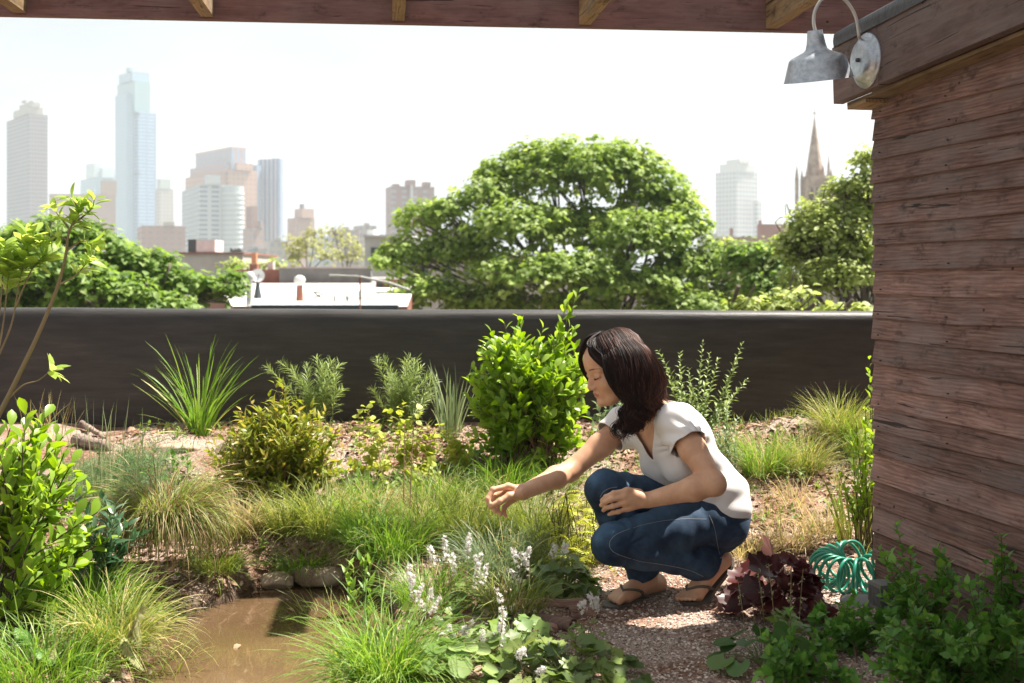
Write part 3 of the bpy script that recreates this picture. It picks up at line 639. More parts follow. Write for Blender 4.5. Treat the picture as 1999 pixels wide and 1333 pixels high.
def onroof(px, py):
    """point of the white roof at a pixel"""
    for Y in np.linspace(22, 37, 400):
        z = a[2]+(c[2]-a[2])*(Y-22)/15
        if P(px, py, Y)[2] <= z+.003*1: pass
        if abs(P(px, py, Y)[2]-z) < .004: return P(px, py, Y)
    return P(px, py, 28)
def vent(label, px, py, ytop, w, style):
    p = onroof(px, py); k = p[1]/FPX; H_ = (py-ytop)*k; t = thing('roof_vent', p, label, 'roof vent', 'vents on the white roof')
    g = MB(); r0 = w*k/2
    if style == 'ball':
        g.lathe([(r0*.75, 0), (r0*.6, H_*.6)], p, n=16); g.build('pipe', M_BRK, t)
        g = MB(); g.lathe([(r0*.5, H_*.58), (r0*.95, H_*.66), (r0*1.15, H_*.8), (r0*.95, H_*.93), (r0*.3, H_), (0, H_)], p, n=20); g.build('cap', M_WHT, t)
    elif style == 'pipe':
        g.lathe([(r0*.6, 0), (r0*.6, H_*.75)], p, n=14); g.build('pipe', M_WHT, t)
        g = MB(); g.lathe([(r0*.62, H_*.72), (r0*1., H_*.78), (r0, H_*.9), (r0*.5, H_), (0, H_)], p, n=14); g.build('cap', M_WHT, t)
    return t
vent('round-headed vent on a rusty pipe in the middle of the white roof', 585, 587, 537, 20, 'ball')
vent('slim white pipe vent at the left end of the white roof', 475, 583, 547, 16, 'pipe')
vent('taller white flue beside the satellite dish', 487, 597, 530, 20, 'pipe')
p = onroof(503, 582); t = thing('satellite_dish', p, 'pale satellite dish on a dark mount at the left of the white roof', 'satellite dish')
kk = p[1]/FPX
g = MB(); ctr = p+ZU*44*kk; ax_ = np.array([.25, -1, .25]); g.lathe([(0, -.02), (6*kk, -.012), (12*kk, .0), (13.5*kk, .02), (12.5*kk, .012), (0, -.005)], ctr, ax_, 28); g.build('dish', M_WHT, t)
g = MB(); g.tube([p, p+ZU*20*kk, ctr-[0, -.05, 0]], [.09, .05, .03], 8); g.build('mount', M_DK, t)
g = MB(); g.tube([ctr-ZU*.1, ctr+np.array([.08, -.28, .02])], .012, 6); g.build('feed_arm', M_DK, t)
p = onroof(703, 584); kk = p[1]/FPX; t = thing('skylight', p, 'pyramid glass skylight on the right side of the white roof', 'skylight')
g = MB(); B_ = [p+[-26*kk, 0, .05], p+[26*kk, 0, .05], p+[26*kk, 1.4, .08], p+[-26*kk, 1.4, .08]]; ap = p+[0, .7, 20*kk]
g.add(B_+[ap], [(0, 1, 4), (1, 2, 4), (2, 3, 4), (3, 0, 4)], smooth=False); g.build('glass', mat('skylight_glass', (.30, .40, .42), .12), t)
g = MB(); g.box(p+[0, .7, .02], (56*kk, 1.55, .06)); g.build('curb', M_WHT, t)
for i in range(4):
    pass
p = onroof(651, 598); kk = p[1]/FPX; t = thing('roof_antenna', P(703, 604, 21), 'rusty mast with a flat sideways aerial above the white roof', 'aerial')
o_ = P(703, 604, 21); g = MB(); g.tube([o_, P(703, 536, 21)], .018, 6); g.build('mast', mat('rust', (.25, .12, .07), .8), t)
g = MB(); g.tube([P(643, 537, 21), P(703, 540, 21), P(760, 552, 20.8), P(800, 566, 20.6)], .022, 6)
for x_ in range(646, 700, 6): g.tube([P(x_, 539, 21.45), P(x_, 536+(x_-643)*.02, 20.6)], .012, 5)
g.build('boom', mat('aerial_alu', (.6, .58, .55), .5, .4), t)
for i, (px, lab) in enumerate(((652, 'thin dark plant support leaning left of the skylight'), (677, 'slender dark stake standing beside the skylight'))):
    p = onroof(px, 590); kk = p[1]/FPX; t = thing('roof_stake', p, lab, 'stake', 'dark stakes on the white roof')
    g = MB(); g.tube([p, p+ZU*22*kk], .014, 6); g.build('rod', M_DK, t)
    g = MB(); g.tube([p+ZU*16*kk, p+[.0, .25, .0]], .01, 5); g.build('brace', M_DK, t)
p = onroof(619, 588); kk = p[1]/FPX; t = thing('folding_table', p, 'low grey cross-legged stand on the white roof', 'stand')
g = MB(); g.tube([p+[-15*kk, 0, .02], p+[12*kk, .3, .17]], .015, 6); g.tube([p+[15*kk, 0, .02], p+[-12*kk, .3, .17]], .015, 6); g.build('cross_leg', M_DK, t)
g = MB(); g.box(p+[0, .15, .18], (14*kk, .3, .04)); g.build('top', M_STUC, t)
# parapets and houses behind the white roof
h = thing('row_house', P(635, HOR, 38)*[1, 1, 0]+[0, 0, -12], 'row house behind the white roof with grey stucco parapet and red brick end', 'row house')
g = MB(); flat(g, 545, 724, 1290, 524, 38, .4); g.build('stucco_wall', M_STUC, h); g = MB(); flat(g, 543, 726, 524, 521, 37.95, .5); g.build('coping', M_PALE, h)
g = MB(); flat(g, 440, 544.6, 1290, 526, 38.03, .4); g.build('brick_wall', M_BRK, h)
g = MB(); flat(g, 438, 727, 1290, 540, 38.6, 9); g.build('body', M_PALE, h)
g = MB(); flat(g, 487, 502, 527, 515, 38.1, .35); cm = g.build('chimney', M_BRK, h); g = MB(); flat(g, 491, 500, 514.5, 493, 38.15, .2); g.build('chimney_pot', mat('terracotta', (.5, .22, .12), .8), cm)
g = MB(); flat(g, 522, 533, 526, 511, 38.2, .35); g.build('chimney', M_PALE, h)
h = thing('row_house', P(420, HOR, 85)*[1, 1, 0]+[0, 0, -12], 'pinkish stucco house with a white and black roof hut behind the left tree', 'row house')
g = MB(); flat(g, 349, 474, 1100, 496, 85, 12); g.build('wall', M_PALE, h); g = MB(); flat(g, 347, 476, 496, 492, 84.8, 12.4); g.build('parapet', M_BRK, h)
g = MB(); flat(g, 383, 420, 491.5, 468, 87, 2.5); hut = g.build('roof_hut', M_WHT, h); g = MB(); flat(g, 367, 382.5, 491.5, 467, 87, 2.5); g.build('roof_hatch', M_DK, h)
g = MB()
for i in range(8): flat(g, 449+i*3, 450.6+i*3, 491.6, 484+(i*7) % 5, 86, .3)
g.build('railing', M_DK, h)
h = thing('row_house', P(740, HOR, 70)*[1, 1, 0]+[0, 0, -12], 'cream row house with a dark window left of the great tree', 'row house')
g = MB(); flat(g, 712, 800, 1100, 462, 70, 10); g.build('wall', stained('cream_wall', (.52, .50, .48), (.62, .6, .57), .6), h)
g = MB(); flat(g, 724, 746, 500, 483, 69.9, .2); g.build('window', M_DK, h); g = MB(); flat(g, 708, 806, 462, 458, 69.7, 10); g.build('cornice', M_WHT, h)
g = MB(); flat(g, 716, 730, 460, 448, 71, 3); g.build('bulkhead', M_WHT, h)
h = thing('row_house', P(760, HOR, 33)*[1, 1, 0]+[0, 0, -12], 'red brick stair house with a black door at the edge of the great tree', 'stair house')
g = MB(); flat(g, 728, 790, 1200, 545, 33, 4); g.build('wall', M_BRK, h); g = MB(); flat(g, 738, 746, 577, 549, 32.95, .1); g.build('door', M_DK, h); g = MB(); flat(g, 724, 793, 545, 541, 32.8, 4.3); g.build('roof', M_WHT, h)
g = MB(); flat(g, 727, 733, 580, 540, 32.7, .15); g.build('downpipe', M_WHT, h)
h = thing('row_house', P(1380, HOR, 45)*[1, 1, 0]+[0, 0, -12], 'pale house glimpsed through the leaves under the great tree', 'row house')
g = MB(); flat(g, 1230, 2400, 1150, 560, 45, 8); g.build('wall', M_PALE, h); g = MB(); flat(g, 1225, 2410, 560, 555, 44.8, 8.3); g.build('cornice', M_WHT, h)
for x_ in (1262, 1312, 1360, 1412, 1466, 1520, 1580, 1640, 1720, 1800, 1880, 1960, 2050, 2140, 2240, 2330):
    g = MB(); flat(g, x_, x_+18, 602, 572, 44.9, .2); g.build('window', M_DK, h)
h = thing('row_house', P(900, HOR, 60)*[1, 1, 0]+[0, 0, -12], 'long pinkish row house hidden behind the great tree', 'row house')
g = MB(); flat(g, 800, 1230, 1150, 505, 60, 8); g.build('wall', M_PALE, h); g = MB(); flat(g, 795, 1235, 505, 500, 59.8, 8.3); g.build('cornice', M_BRK, h)
for x_ in range(820, 1220, 44):
    g = MB(); flat(g, x_, x_+16, 545, 519, 59.9, .2); g.build('window', M_DK, h)
# low distant streets filling the skyline's foot, each block its own thing
r = np.random.default_rng(21)
fm = [facade('street_a', (.42, .34, .31), (.22, .2, .22), 3.2, 3.5, .5, .5), facade('street_b', (.50, .46, .43), (.25, .24, .25), 3.2, 3, .5, .5), facade('street_c', (.36, .22, .19), (.2, .17, .17), 3.2, 3.3, .45, .5), facade('street_d', (.52, .52, .52), (.26, .3, .33), 3.2, 4, .6, .5)]
desc = ['brownish', 'cream', 'red brick', 'light grey']
for i, (xl, xr, yt, Y, mi) in enumerate(((-20, 30, 452, 520, 0), (100, 170, 448, 560, 1), (290, 330, 492, 200, 3), (516, 562, 470, 480, 1), (600, 650, 462, 500, 3), (640, 700, 448, 540, 0), (690, 735, 440, 560, 1), (845, 900, 452, 520, 2), (470, 520, 486, 300, 3), (1360, 1400, 455, 400, 1))):
    lab = ['brownish block at the far left foot of the skyline', 'cream block between the left tower and the tallest skyscraper', 'light grey house top showing above the left tree', 'cream block at the foot of the striped tower', 'light grey block behind the pale trees',
           'brownish block behind the second pale tree', 'cream block left of the lone brick tower', 'red brick block between the lone tower and the great tree', 'light grey block under the gothic one', 'cream block touching the right side of the great tree'][i]
    tower(lab, 'building', Y, [('body', xl, xl+(xr-xl)*.25, xr, None, yt, 0), ('bulkhead', xl+(xr-xl)*.45, xl+(xr-xl)*.5, xl+(xr-xl)*.7, yt, yt-5, 0)], [fm[mi]], 'city_building', al=22)
# ---------------------------------------------------------------- air
m = bpy.data.materials.new('haze'); m.use_nodes = True; n_ = m.node_tree; n_.nodes.remove(n_.nodes['Principled BSDF'])
pv = n_.nodes.new('ShaderNodeVolumePrincipled'); pv.inputs['Color'].default_value = (.84, .92, 1, 1); pv.inputs['Density'].default_value = .00034; pv.inputs['Anisotropy'].default_value = .3
n_.links.new(pv.outputs[0], n_.nodes['Material Output'].inputs['Volume'])
g = MB(); g.box((0, 1120, 118), (5200, 2300, 262)); tag(g.build('haze', m), kind='stuff')
# ================================================================ trees beyond the parapet
def crown_tree(name, label, cat, Y, lobes, lm, trunk_px, leafsize, per, seed, tones=(.1, 1.), depth=1.0, drop=.25, cl=5, bark=None, base=-12., spread=1.0, inner=.35, limbs=True, group=None, thick=1.):
    """lobes: (px, py, rx, ry[, dy]) ellipses of the crown in the photo; leaves sit in clusters on their shells"""
    r = np.random.default_rng(seed); k = Y/FPX
    o0 = P(trunk_px, HOR, Y)*[1, 1, 0]+[0, 0, base]
    t = thing(name, o0, label, cat, group)
    g = MB(); LT_ = leaf_t([0, .34, .40, .26, 0], .3, .35)
    for lb in lobes:
        px, py, rx, ry = lb[:4]; dy = lb[4] if len(lb) > 4 else 0
        c = P(px, py, Y)+[0, dy, 0]; rad = np.array([rx*k, (rx+ry)/2*k*depth, ry*k])
        area = (rx*k)*(ry*k)*4
        n = int(per*area)
        # boughs: smaller domes standing on the lobe, their tops leafy and their undersides bare
        nb = max(12, int(20*(rx/ry)**.5)); db = r.normal(size=(nb, 3)); db /= np.linalg.norm(db, axis=1)[:, None]; db[:, 2] = np.abs(db[:, 2]*1.0)-.25
        cb = c+db*rad*r.uniform(.45, .80, (nb, 1)); rb = rad*np.array([1.15, 1.15, .85])*r.uniform(.34, .50, (nb, 1))
        pick = r.integers(0, nb, n); d = r.normal(size=(n, 3)); d[:, 2] = np.where((d[:, 2] < 0) & (r.random(n) < .72), -d[:, 2], d[:, 2]); d /= np.linalg.norm(d, axis=1)[:, None]
        sh = np.where(r.random(n) < inner, r.uniform(.3, .85, n), r.normal(.97, .08, n))
        pc = cb[pick]+d*rb[pick]*sh[:, None]
        ms_ = r.random(n) < .38; pc[ms_] = (c+d*rad*np.clip(sh, .5, 1.02)[:, None]*.97)[ms_]
        # each cluster: a rosette of leaves whose blades hang outwards
        m = n*cl; cc = np.repeat(pc, cl, 0); dd = np.repeat(d, cl, 0); az = r.uniform(0, 2*pi, m)
        out = np.stack([np.cos(az), np.sin(az), np.full(m, -.05)], 1)*.9+dd*[.9, .9, .35]+np.array([0, 0, -drop])+r.normal(0, .25, (m, 3))
        out /= np.linalg.norm(out, axis=1)[:, None]
        L_ = cc+out*leafsize*.35*r.uniform(0, 1.3, m)[:, None]*spread+r.normal(0, leafsize*.35*spread, (m, 3))
        up = dd*.55+np.array([0, 0, .9])+r.normal(0, .35, (m, 3))
        M = frames(out, up)*(leafsize*r.uniform(.65, 1.25, m))[:, None, None]
        tone = np.clip(np.repeat(r.uniform(*tones, n), cl)+r.normal(0, .12, m), 0, 1)
        g.inst(LT_[0], LT_[1], M, L_, tone)
    g.build('crown', lm, t)
    if limbs:
        g = MB(); top = np.array([o0[0], o0[1], P(0, max(l[1] for l in lobes)+10, Y)[2]-.5])
        H_ = top[2]-base; tr = .018*H_*thick
        pts = [o0+[0, 0, -.3]]+[o0+(top-o0)*f+[r.normal(0, .06)*H_*.1, 0, 0] for f in (.3, .6, .85)]+[top]
        g.tube(pts, np.linspace(tr*1.2, tr*.75, len(pts)), 12)
        for lb in lobes:
            c = P(lb[0], lb[1], Y)+[0, lb[4] if len(lb) > 4 else 0, 0]
            mid = top+(c-top)*.45+[0, 0, -.08*np.linalg.norm(c-top)]+r.normal(0, .2, 3)
            g.tube(smooth_curve([top-[0, 0, .4], mid, c+r.normal(0, .1, 3)], 10), np.linspace(tr*.3, .02, 10), 7)
            for _ in range(5):
                e = c+r.normal(0, 1, 3)*np.array([lb[2]*k, lb[2]*k, lb[3]*k])*.55
                g.tube(smooth_curve([mid+(c-mid)*r.uniform(.3, .9), (c+e)/2+r.normal(0, .15, 3), e], 7), np.linspace(.03*thick, .008*thick, 7), 5)
        g.build('trunk', bark or M_BARK, t)
    return t
M_BARK = stained('bark', (.09, .07, .055), (.19, .155, .125), 6)
MAPLE = leafmat('maple_leaf', (.12, .20, .03), (.31, .43, .09), .5, .55, (.44, .54, .19))
MAPLE2 = leafmat('maple_dark', (.09, .17, .026), (.23, .36, .07), .48, .55, (.34, .46, .13))
AIRY = leafmat('airy_leaf', (.24, .31, .07), (.42, .50, .16), .5, .55, (.54, .59, .30))
PALET = leafmat('pale_leaf', (.26, .28, .10), (.42, .44, .18), .4, .6, (.42, .42, .2))
big = [(1135, 345, 130, 80, 0), (1225, 335, 85, 68, .5), (1010, 350, 78, 60, .3), (1288, 395, 72, 72, .2), (1060, 310, 70, 42, .5), (950, 395, 60, 52, -.4), (880, 415, 40, 26, -.6), (835, 435, 62, 40, -.3), (800, 500, 46, 48, -.6), (765, 520, 34, 28, -.9), (1015, 455, 105, 62, -1.2), (1135, 460, 95, 62, -.2), (1235, 480, 95, 72, -1.2), (1330, 455, 50, 68, -.4),
       (905, 500, 80, 60, -.4), (1030, 545, 105, 52, -2.), (1130, 540, 85, 50, -1.8), (850, 575, 78, 44, -1.2), (960, 590, 90, 40, -1.), (1215, 565, 95, 55, -1.6), (1330, 540, 70, 60, -.8), (1395, 520, 52, 58, -.6), (1425, 575, 45, 45, -.8), (1330, 600, 90, 36, -1.5), (1100, 600, 110, 30, -1.)]
crown_tree('tree', 'great rounded maple with a broad bright green dome in the middle', 'tree', 30, big, MAPLE, 1195, .145, 105, 31, depth=.85, inner=.22)
lt = [(30, 590, 95, 42, -.4), (150, 600, 95, 40, -.4), (40, 480, 60, 42, 0), (105, 465, 58, 38, -.3), (178, 470, 55, 36, 0), (20, 545, 80, 60, -.8), (120, 540, 85, 60, -1), (225, 510, 65, 45, -.2), (295, 525, 60, 38, 0), (235, 570, 90, 50, -1), (355, 560, 60, 36, -.3), (425, 568, 45, 34, 0), (330, 600, 90, 30, -.8), (446, 545, 22, 22, .2), (-50, 500, 60, 60, 0)]
crown_tree('tree', 'dark green maple whose crown fills the left below the skyline', 'tree', 21, lt, MAPLE2, 150, .125, 170, 32, depth=.9, inner=.2)
rt = [(1690, 320, 28, 34, 0), (1655, 375, 42, 36, .2), (1700, 420, 60, 60, .3), (1600, 420, 45, 34, 0), (1640, 470, 70, 55, -.2), (1570, 480, 50, 50, 0), (1620, 545, 80, 50, -.4), (1700, 530, 70, 80, .3), (1560, 445, 30, 28, 0), (1560, 560, 50, 40, -.3), (1740, 400, 50, 80, .8), (1600, 510, 60, 50, .2), (1660, 420, 40, 40, 0), (1540, 500, 30, 35, 0), (1600, 460, 50, 45, -.2), (1665, 500, 60, 50, -.3), (1690, 370, 35, 40, -.1)]
crown_tree('tree', 'airy yellow green tree standing between the church and the shed', 'tree', 17, rt, AIRY, 1690, .074, 430, 33, depth=.8, drop=.1, inner=.55, cl=4, spread=1.6, thick=.45)
dk = [(1480, 520, 55, 50, 0), (1530, 500, 42, 40, .4), (1500, 570, 70, 50, -.3), (1440, 500, 30, 30, .3)]
crown_tree('tree', 'dark leafy tree between the great maple and the airy tree', 'tree', 24, dk, MAPLE2, 1495, .13, 140, 34, depth=.8)
crown_tree('tree', 'bright young tree top just above the wall at right', 'tree', 12, [(1490, 598, 60, 22, 0), (1560, 588, 45, 24, 0), (1450, 604, 30, 14, 0), (1640, 604, 60, 16, 0)], AIRY, 1530, .085, 220, 35, depth=.8, thick=.4)
crown_tree('tree', 'pale blossoming tree behind the grey stucco parapet', 'tree', 90, [(595, 480, 42, 34, 0), (570, 500, 30, 22, 0), (640, 500, 30, 20, -.5), (615, 455, 20, 16, .3)], PALET, 600, .26, 9, 36, cl=5, spread=1.5, inner=.5, thick=.6)
crown_tree('tree', 'wispy pale tree left of the cream row house', 'tree', 86, [(672, 478, 36, 32, 0), (655, 445, 16, 16, 0), (700, 495, 25, 22, 0), (678, 505, 40, 20, 0)], PALET, 675, .24, 6, 37, cl=5, spread=1.6, inner=.5, thick=.6)
crown_tree('tree', 'low green tree behind the brick chimney', 'tree', 60, [(490, 522, 42, 13, 0), (540, 518, 38, 14, 0), (455, 520, 28, 14, 0)], AIRY, 500, .2, 20, 38, cl=5)
# ================================================================ plants of the roof garden
SEDGE = leafmat('sedge_blade', (0.094, 0.145, 0.021), (0.258, 0.326, 0.059), .35, .5, (0.564, 0.536, 0.170))
LUSH = leafmat('lush_blade', (0.086, 0.189, 0.023), (0.204, 0.362, 0.052), .38, .45, (0.376, 0.522, 0.104))
STRAW = leafmat('straw_blade', (0.281, 0.260, 0.082), (0.534, 0.429, 0.187), .3, .6, (0.750, 0.611, 0.328))
BLUEG = leafmat('blue_green_blade', (0.083, 0.140, 0.069), (0.197, 0.266, 0.126), .3, .5, (0.333, 0.392, 0.202))
BRIGHT = leafmat('bright_leaf', (.14, .26, .022), (.27, .43, .045), .44, .36, (.40, .54, .10))
OLIVE = leafmat('olive_leaf', (.12, .18, .02), (.30, .35, .045), .38, .36, (.52, .42, .09))
FEATH = leafmat('feather_leaf', (0.146, 0.230, 0.055), (0.306, 0.405, 0.122), .35, .5, (0.481, 0.567, 0.207))
SPIRE = leafmat('spire_leaf', (0.162, 0.250, 0.068), (0.324, 0.425, 0.135), .35, .5, (0.486, 0.550, 0.225))
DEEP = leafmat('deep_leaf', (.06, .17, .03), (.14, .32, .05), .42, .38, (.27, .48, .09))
GREY = leafmat('grey_leaf', (0.098, 0.169, 0.094), (0.225, 0.312, 0.164), .3, .45, (0.351, 0.429, 0.234))
LIME = leafmat('lime_leaf', (0.246, 0.300, 0.043), (0.428, 0.504, 0.086), .42, .5, (0.622, 0.624, 0.194))
GOLD = leafmat('gold_fern', (0.297, 0.362, 0.023), (0.513, 0.550, 0.039), .42, .5, (0.675, 0.650, 0.090))
HEART = leafmat('heart_leaf', (0.143, 0.252, 0.065), (0.259, 0.384, 0.108), .35, .38, (0.389, 0.504, 0.184))
HEUG = leafmat('vein_leaf', (.08, .14, .035), (.19, .27, .06), .35, .42, (.28, .35, .10), vein=(.075, .025, .03))
HEUP = leafmat('purple_leaf', (.05, .014, .015), (.12, .030, .030), .32, .34, (.20, .13, .11), vein=(.04, .008, .012), tboost=1.9)
FERN = leafmat('fern_leaf', (0.056, 0.156, 0.023), (0.140, 0.286, 0.047), .35, .45, (0.253, 0.390, 0.094))
FERNP = leafmat('pale_fern', (.28, .30, .12), (.45, .46, .22), .35, .6, (.58, .56, .34))
STEM_R = mat('red_stem', (.15, .075, .05), .6); STEM_G = mat('green_stem', (.17, .23, .06), .55); STEM_D = mat('dark_stem', (.055, .035, .028), .7); STEM_T = mat('tan_stem', (.36, .22, .14), .7)
OBOV = leaf_t([0, .11, .21, .26, .21, 0], .25, .25); LANC = leaf_t([0, .15, .17, .12, .05, 0], .3, .3); NEED = leaf_t([0, .03, .035, 0], 0., .25)
NARROW = leaf_t([0, .09, .12, .09, 0], .3, .4); OVAL = leaf_t([0, .24, .33, .27, .12, 0], .25, .3); HRT = leaf_t([.0, .40, .46, .36, .2, 0], .12, .35)
def lob(n, k, dp, w0=.5):
    a = (np.arange(n)+.5)/n
    return w0*(1-dp*(.5+.5*np.cos(a*2*pi*k)))*(.72+.28*np.sin(a*pi))*(np.where(np.abs(a-.5) > .44, .55, 1))
LOB5 = lobed_t(lob(40, 5, .22)+.015*np.cos(np.arange(40)*pi), 40, .1, .25); LOB7 = lobed_t(lob(42, 7, .20, .55)+.02*np.cos(np.arange(42)*pi), 42, .22, .5)
RND = lobed_t(lob(30, 1, .0, .48)+.006*np.cos(np.arange(30)*pi), 30, .06, .3)
def blades(g, c, n, L, w, rad, lean, bend, r, seg=7, az=None, tone=(0, 1), mat=0, wob=.15, follow=False):
    """arching grass blades rooted round c"""
    a = r.uniform(0, 2*pi, n) if az is None else r.normal(az[0], az[1], n)
    ra = rad*np.sqrt(r.random(n)); ba = a+r.normal(0, .7, n)
    base = np.stack([c[0]+ra*np.cos(ba), c[1]+ra*np.sin(ba)], 1)
    base = np.concatenate([base, (gz(base[:, 0], base[:, 1]) if follow else np.full(n, c[2]))[:, None]-.01], 1)
    Li = L*r.uniform(.55, 1.12, n); th0 = np.abs(r.normal(lean[0], lean[1], n)); be = bend*r.uniform(.4, 1.4, n)
    t = np.linspace(0, 1, seg+1); th = th0[:, None]+be[:, None]*t[None]**1.4
    da = a[:, None]+r.normal(0, wob, n)[:, None]*t[None]*2
    ds = Li[:, None]/seg
    dx = np.sin(th)*np.cos(da)*ds; dy = np.sin(th)*np.sin(da)*ds; dz = np.cos(th)*ds
    z0 = np.zeros((n, 1))
    X = base[:, :1]+np.concatenate([z0, np.cumsum((dx[:, 1:]+dx[:, :-1])/2, 1)], 1)
    Y = base[:, 1:2]+np.concatenate([z0, np.cumsum((dy[:, 1:]+dy[:, :-1])/2, 1)], 1)
    Z = base[:, 2:]+np.concatenate([z0, np.cumsum((dz[:, 1:]+dz[:, :-1])/2, 1)], 1)
    tw = r.uniform(-.9, .9, n)
    wx = -np.sin(a+tw); wy = np.cos(a+tw); wz = r.normal(0, .3, n)
    hw = (w*r.uniform(.6, 1.3, n))[:, None]*np.array([.75]+[1-.15*k_/seg for k_ in range(1, seg)]+[.04])[None]*(1-t[None]**3*.6)/2
    Lf = np.stack([X-wx[:, None]*hw, Y-wy[:, None]*hw, Z-wz[:, None]*hw], 2); Rt = np.stack([X+wx[:, None]*hw, Y+wy[:, None]*hw, Z+wz[:, None]*hw], 2)
    V = np.stack([Lf, Rt], 2).reshape(-1, 3)
    k = (seg+1)*2; b = np.arange(n)[:, None]*k+np.arange(seg)[None]*2
    F_ = np.stack([b, b+1, b+3, b+2], 2).reshape(-1, 4)
    g.add(V, F_, mat, np.repeat(r.uniform(tone[0], tone[1], n), k))
def clump(label, px, py, n, L, w, rad, lean, bend, m, seed, cat='ornamental grass', name='sedge_clump', group=None, tone=(0, 1), az=None, seg=7, extra=None, p=None, wob=.15):
    r = np.random.default_rng(seed); c = G(px, py) if p is None else p; g = MB()
    blades(g, c, n, L, w, rad, lean, bend, r, seg, az, tone, 0, wob)
    ms = [m]
    if extra:     # (n, L, w, lean, bend, material)
        blades(g, c, extra[0], extra[1], extra[2], rad, extra[3], extra[4], r, seg, az, (0, 1), 1); ms.append(extra[5])
    return tag(g.build(name, ms, loc=c), label, cat, group)
def on_stem(g, pts, T, size, n, f0, r, ang=.9, jit=.3, tone=(0, 1), tip=.75, up=.3, whorl=1, mat=0, droop=0.):
    """leaves up a stem from fraction f0, spiralling, pointing out at ang from the axis"""
    m = len(pts)-1; f = f0+(1-f0)*(np.arange(n)/max(n-1, 1))
    if whorl > 1: f = f0+(1-f0)*(np.floor(np.arange(n)/whorl)*whorl/max(n-1, 1))
    i = np.minimum((f*m).astype(int), m-1); u = (f*m-i)[:, None]
    p = pts[i]*(1-u)+pts[i+1]*u; ax = pts[i+1]-pts[i]; ax /= np.linalg.norm(ax, axis=1)[:, None]+1e-9
    F_ = frames(ax, np.array([.3, .2, 1.])); az = np.arange(n)*2.4+r.uniform(0, 6.28) if whorl == 1 else np.arange(n)*2*pi/whorl+np.floor(np.arange(n)/whorl)*1.2
    az = az+r.normal(0, jit, n); an = ang*(1-.35*f)+r.normal(0, jit*.5, n)
    side = F_[:, 0]*np.cos(az)[:, None]+F_[:, 2]*np.sin(az)[:, None]
    D = ax*np.cos(an)[:, None]+side*np.sin(an)[:, None]+np.array([0, 0, up-droop])+r.normal(0, jit*.35, (n, 3))
    M = frames(D, ax+np.array([0, 0, .5]), r.normal(0, .3, n))*(size*r.uniform(.7, 1.2, n)*(1-(1-tip)*f**2))[:, None, None]
    g.inst(T[0], T[1], M, p, np.clip(r.uniform(tone[0], tone[1], n)*.7+.3*f, 0, 1), mat)
def shrub(label, base, targets, T, size, nl, lm, sm_, seed, f0=.35, srad=.003, ang=.95, cat='shrub', name='shrub', group=None, bow=.25, brad=.04, jit=.3, up=.3, whorl=1, tip=.75, droop=0., side_twigs=0, tone=(0, 1), stuff_stem=False):
    r = np.random.default_rng(seed); t = thing(name, base, label, cat, group)
    gl = MB(); gs = MB()
    for tg in targets:
        a = r.uniform(0, 6.28); b0 = base+np.array([cos(a), sin(a), 0])*brad*r.random()**.5; b0[2] = float(gz(b0[0], b0[1]))-.01
        h = tg-b0; mid = b0+np.array([h[0]*bow, h[1]*bow, h[2]*.55])+r.normal(0, .012, 3)
        pts = arc3(b0, mid, tg, 12); gs.tube(pts, np.linspace(srad, srad*.4, 12), 5, caps=False)
        on_stem(gl, pts, T, size, nl, f0, r, ang, jit, tone, tip, up, whorl, 0, droop)
        for _ in range(side_twigs):
            f = r.uniform(.4, .9); q_ = pts[int(f*11)]; e = q_+(tg-q_)*.5+r.normal(0, .035, 3)+[0, 0, .02]
            tw = arc3(q_, (q_+e)/2+r.normal(0, .006, 3), e, 6); gs.tube(tw, srad*.4, 4, caps=False); on_stem(gl, tw, T, size*.85, max(3, nl//2), .2, r, ang, jit, tone, tip, up, whorl, 0, droop)
    gs.build('stems', sm_, t); gl.build('foliage', lm, t); return t
def in_ell(px, py, rx, ry, Y, n, r, dy=.8, low=-.75, shell=.55):
    k = Y/FPX; c = P(px, py, Y); d = r.normal(size=(n*4, 3)); d /= np.linalg.norm(d, axis=1)[:, None]; d = d[d[:, 2] > low][:n]
    s = r.uniform(shell, 1.0, len(d))[:, None]
    return c+d*s*np.array([rx*k, rx*k*dy, ry*k])
r0 = np.random.default_rng(77)
# ---- back row along the wall
b = G(392, 848); clump('fountain of long bright green blades against the black wall, left of centre', 392, 848, 85, .50, .0085, .045, (.25, .22), .75, LUSH, 101, tone=(.1, .9), extra=(14, .40, .009, (.9, .2), .8, SEDGE), name='blade_grass')
b = G(560, 835); b[1] = 6.15; b = on(b[0], 6.15)
tg = [P(x, y, 6.2+r0.uniform(-.08, .08)) for x, y in ((520, 715), (548, 706), (572, 722), (600, 716), (618, 700), (632, 712), (648, 706), (662, 712), (655, 735), (590, 745), (640, 750), (668, 760), (610, 770), (630, 790))]
b = on(P(615, 0, 6.2)[0], 6.2); shrub('feathery needle-leaved perennial rising behind the round olive bush', b, tg, NEED, .062, 120, FEATH, STEM_G, 102, f0=.28, srad=.002, ang=1.15, cat='perennial', name='feathery_plant', group='feathery plants along the wall', brad=.09, jit=.25, up=.12, bow=.5)
b = on(P(780, 0, 6.15)[0], 6.15)
tg = [P(x, y, 6.15+r0.uniform(-.08, .08)) for x, y in ((735, 700), (748, 697), (728, 760), (770, 735), (790, 706), (800, 700), (812, 704), (822, 718), (838, 735), (850, 742), (810, 735), (785, 740), (765, 760), (842, 770), (760, 730), (800, 765))]
shrub('feathery needle-leaved perennial standing alone at the middle of the wall', b, tg, NEED, .062, 120, FEATH, STEM_G, 103, f0=.22, srad=.002, ang=1.15, cat='perennial', name='feathery_plant', group='feathery plants along the wall', brad=.08, jit=.25, up=.12, bow=.4)
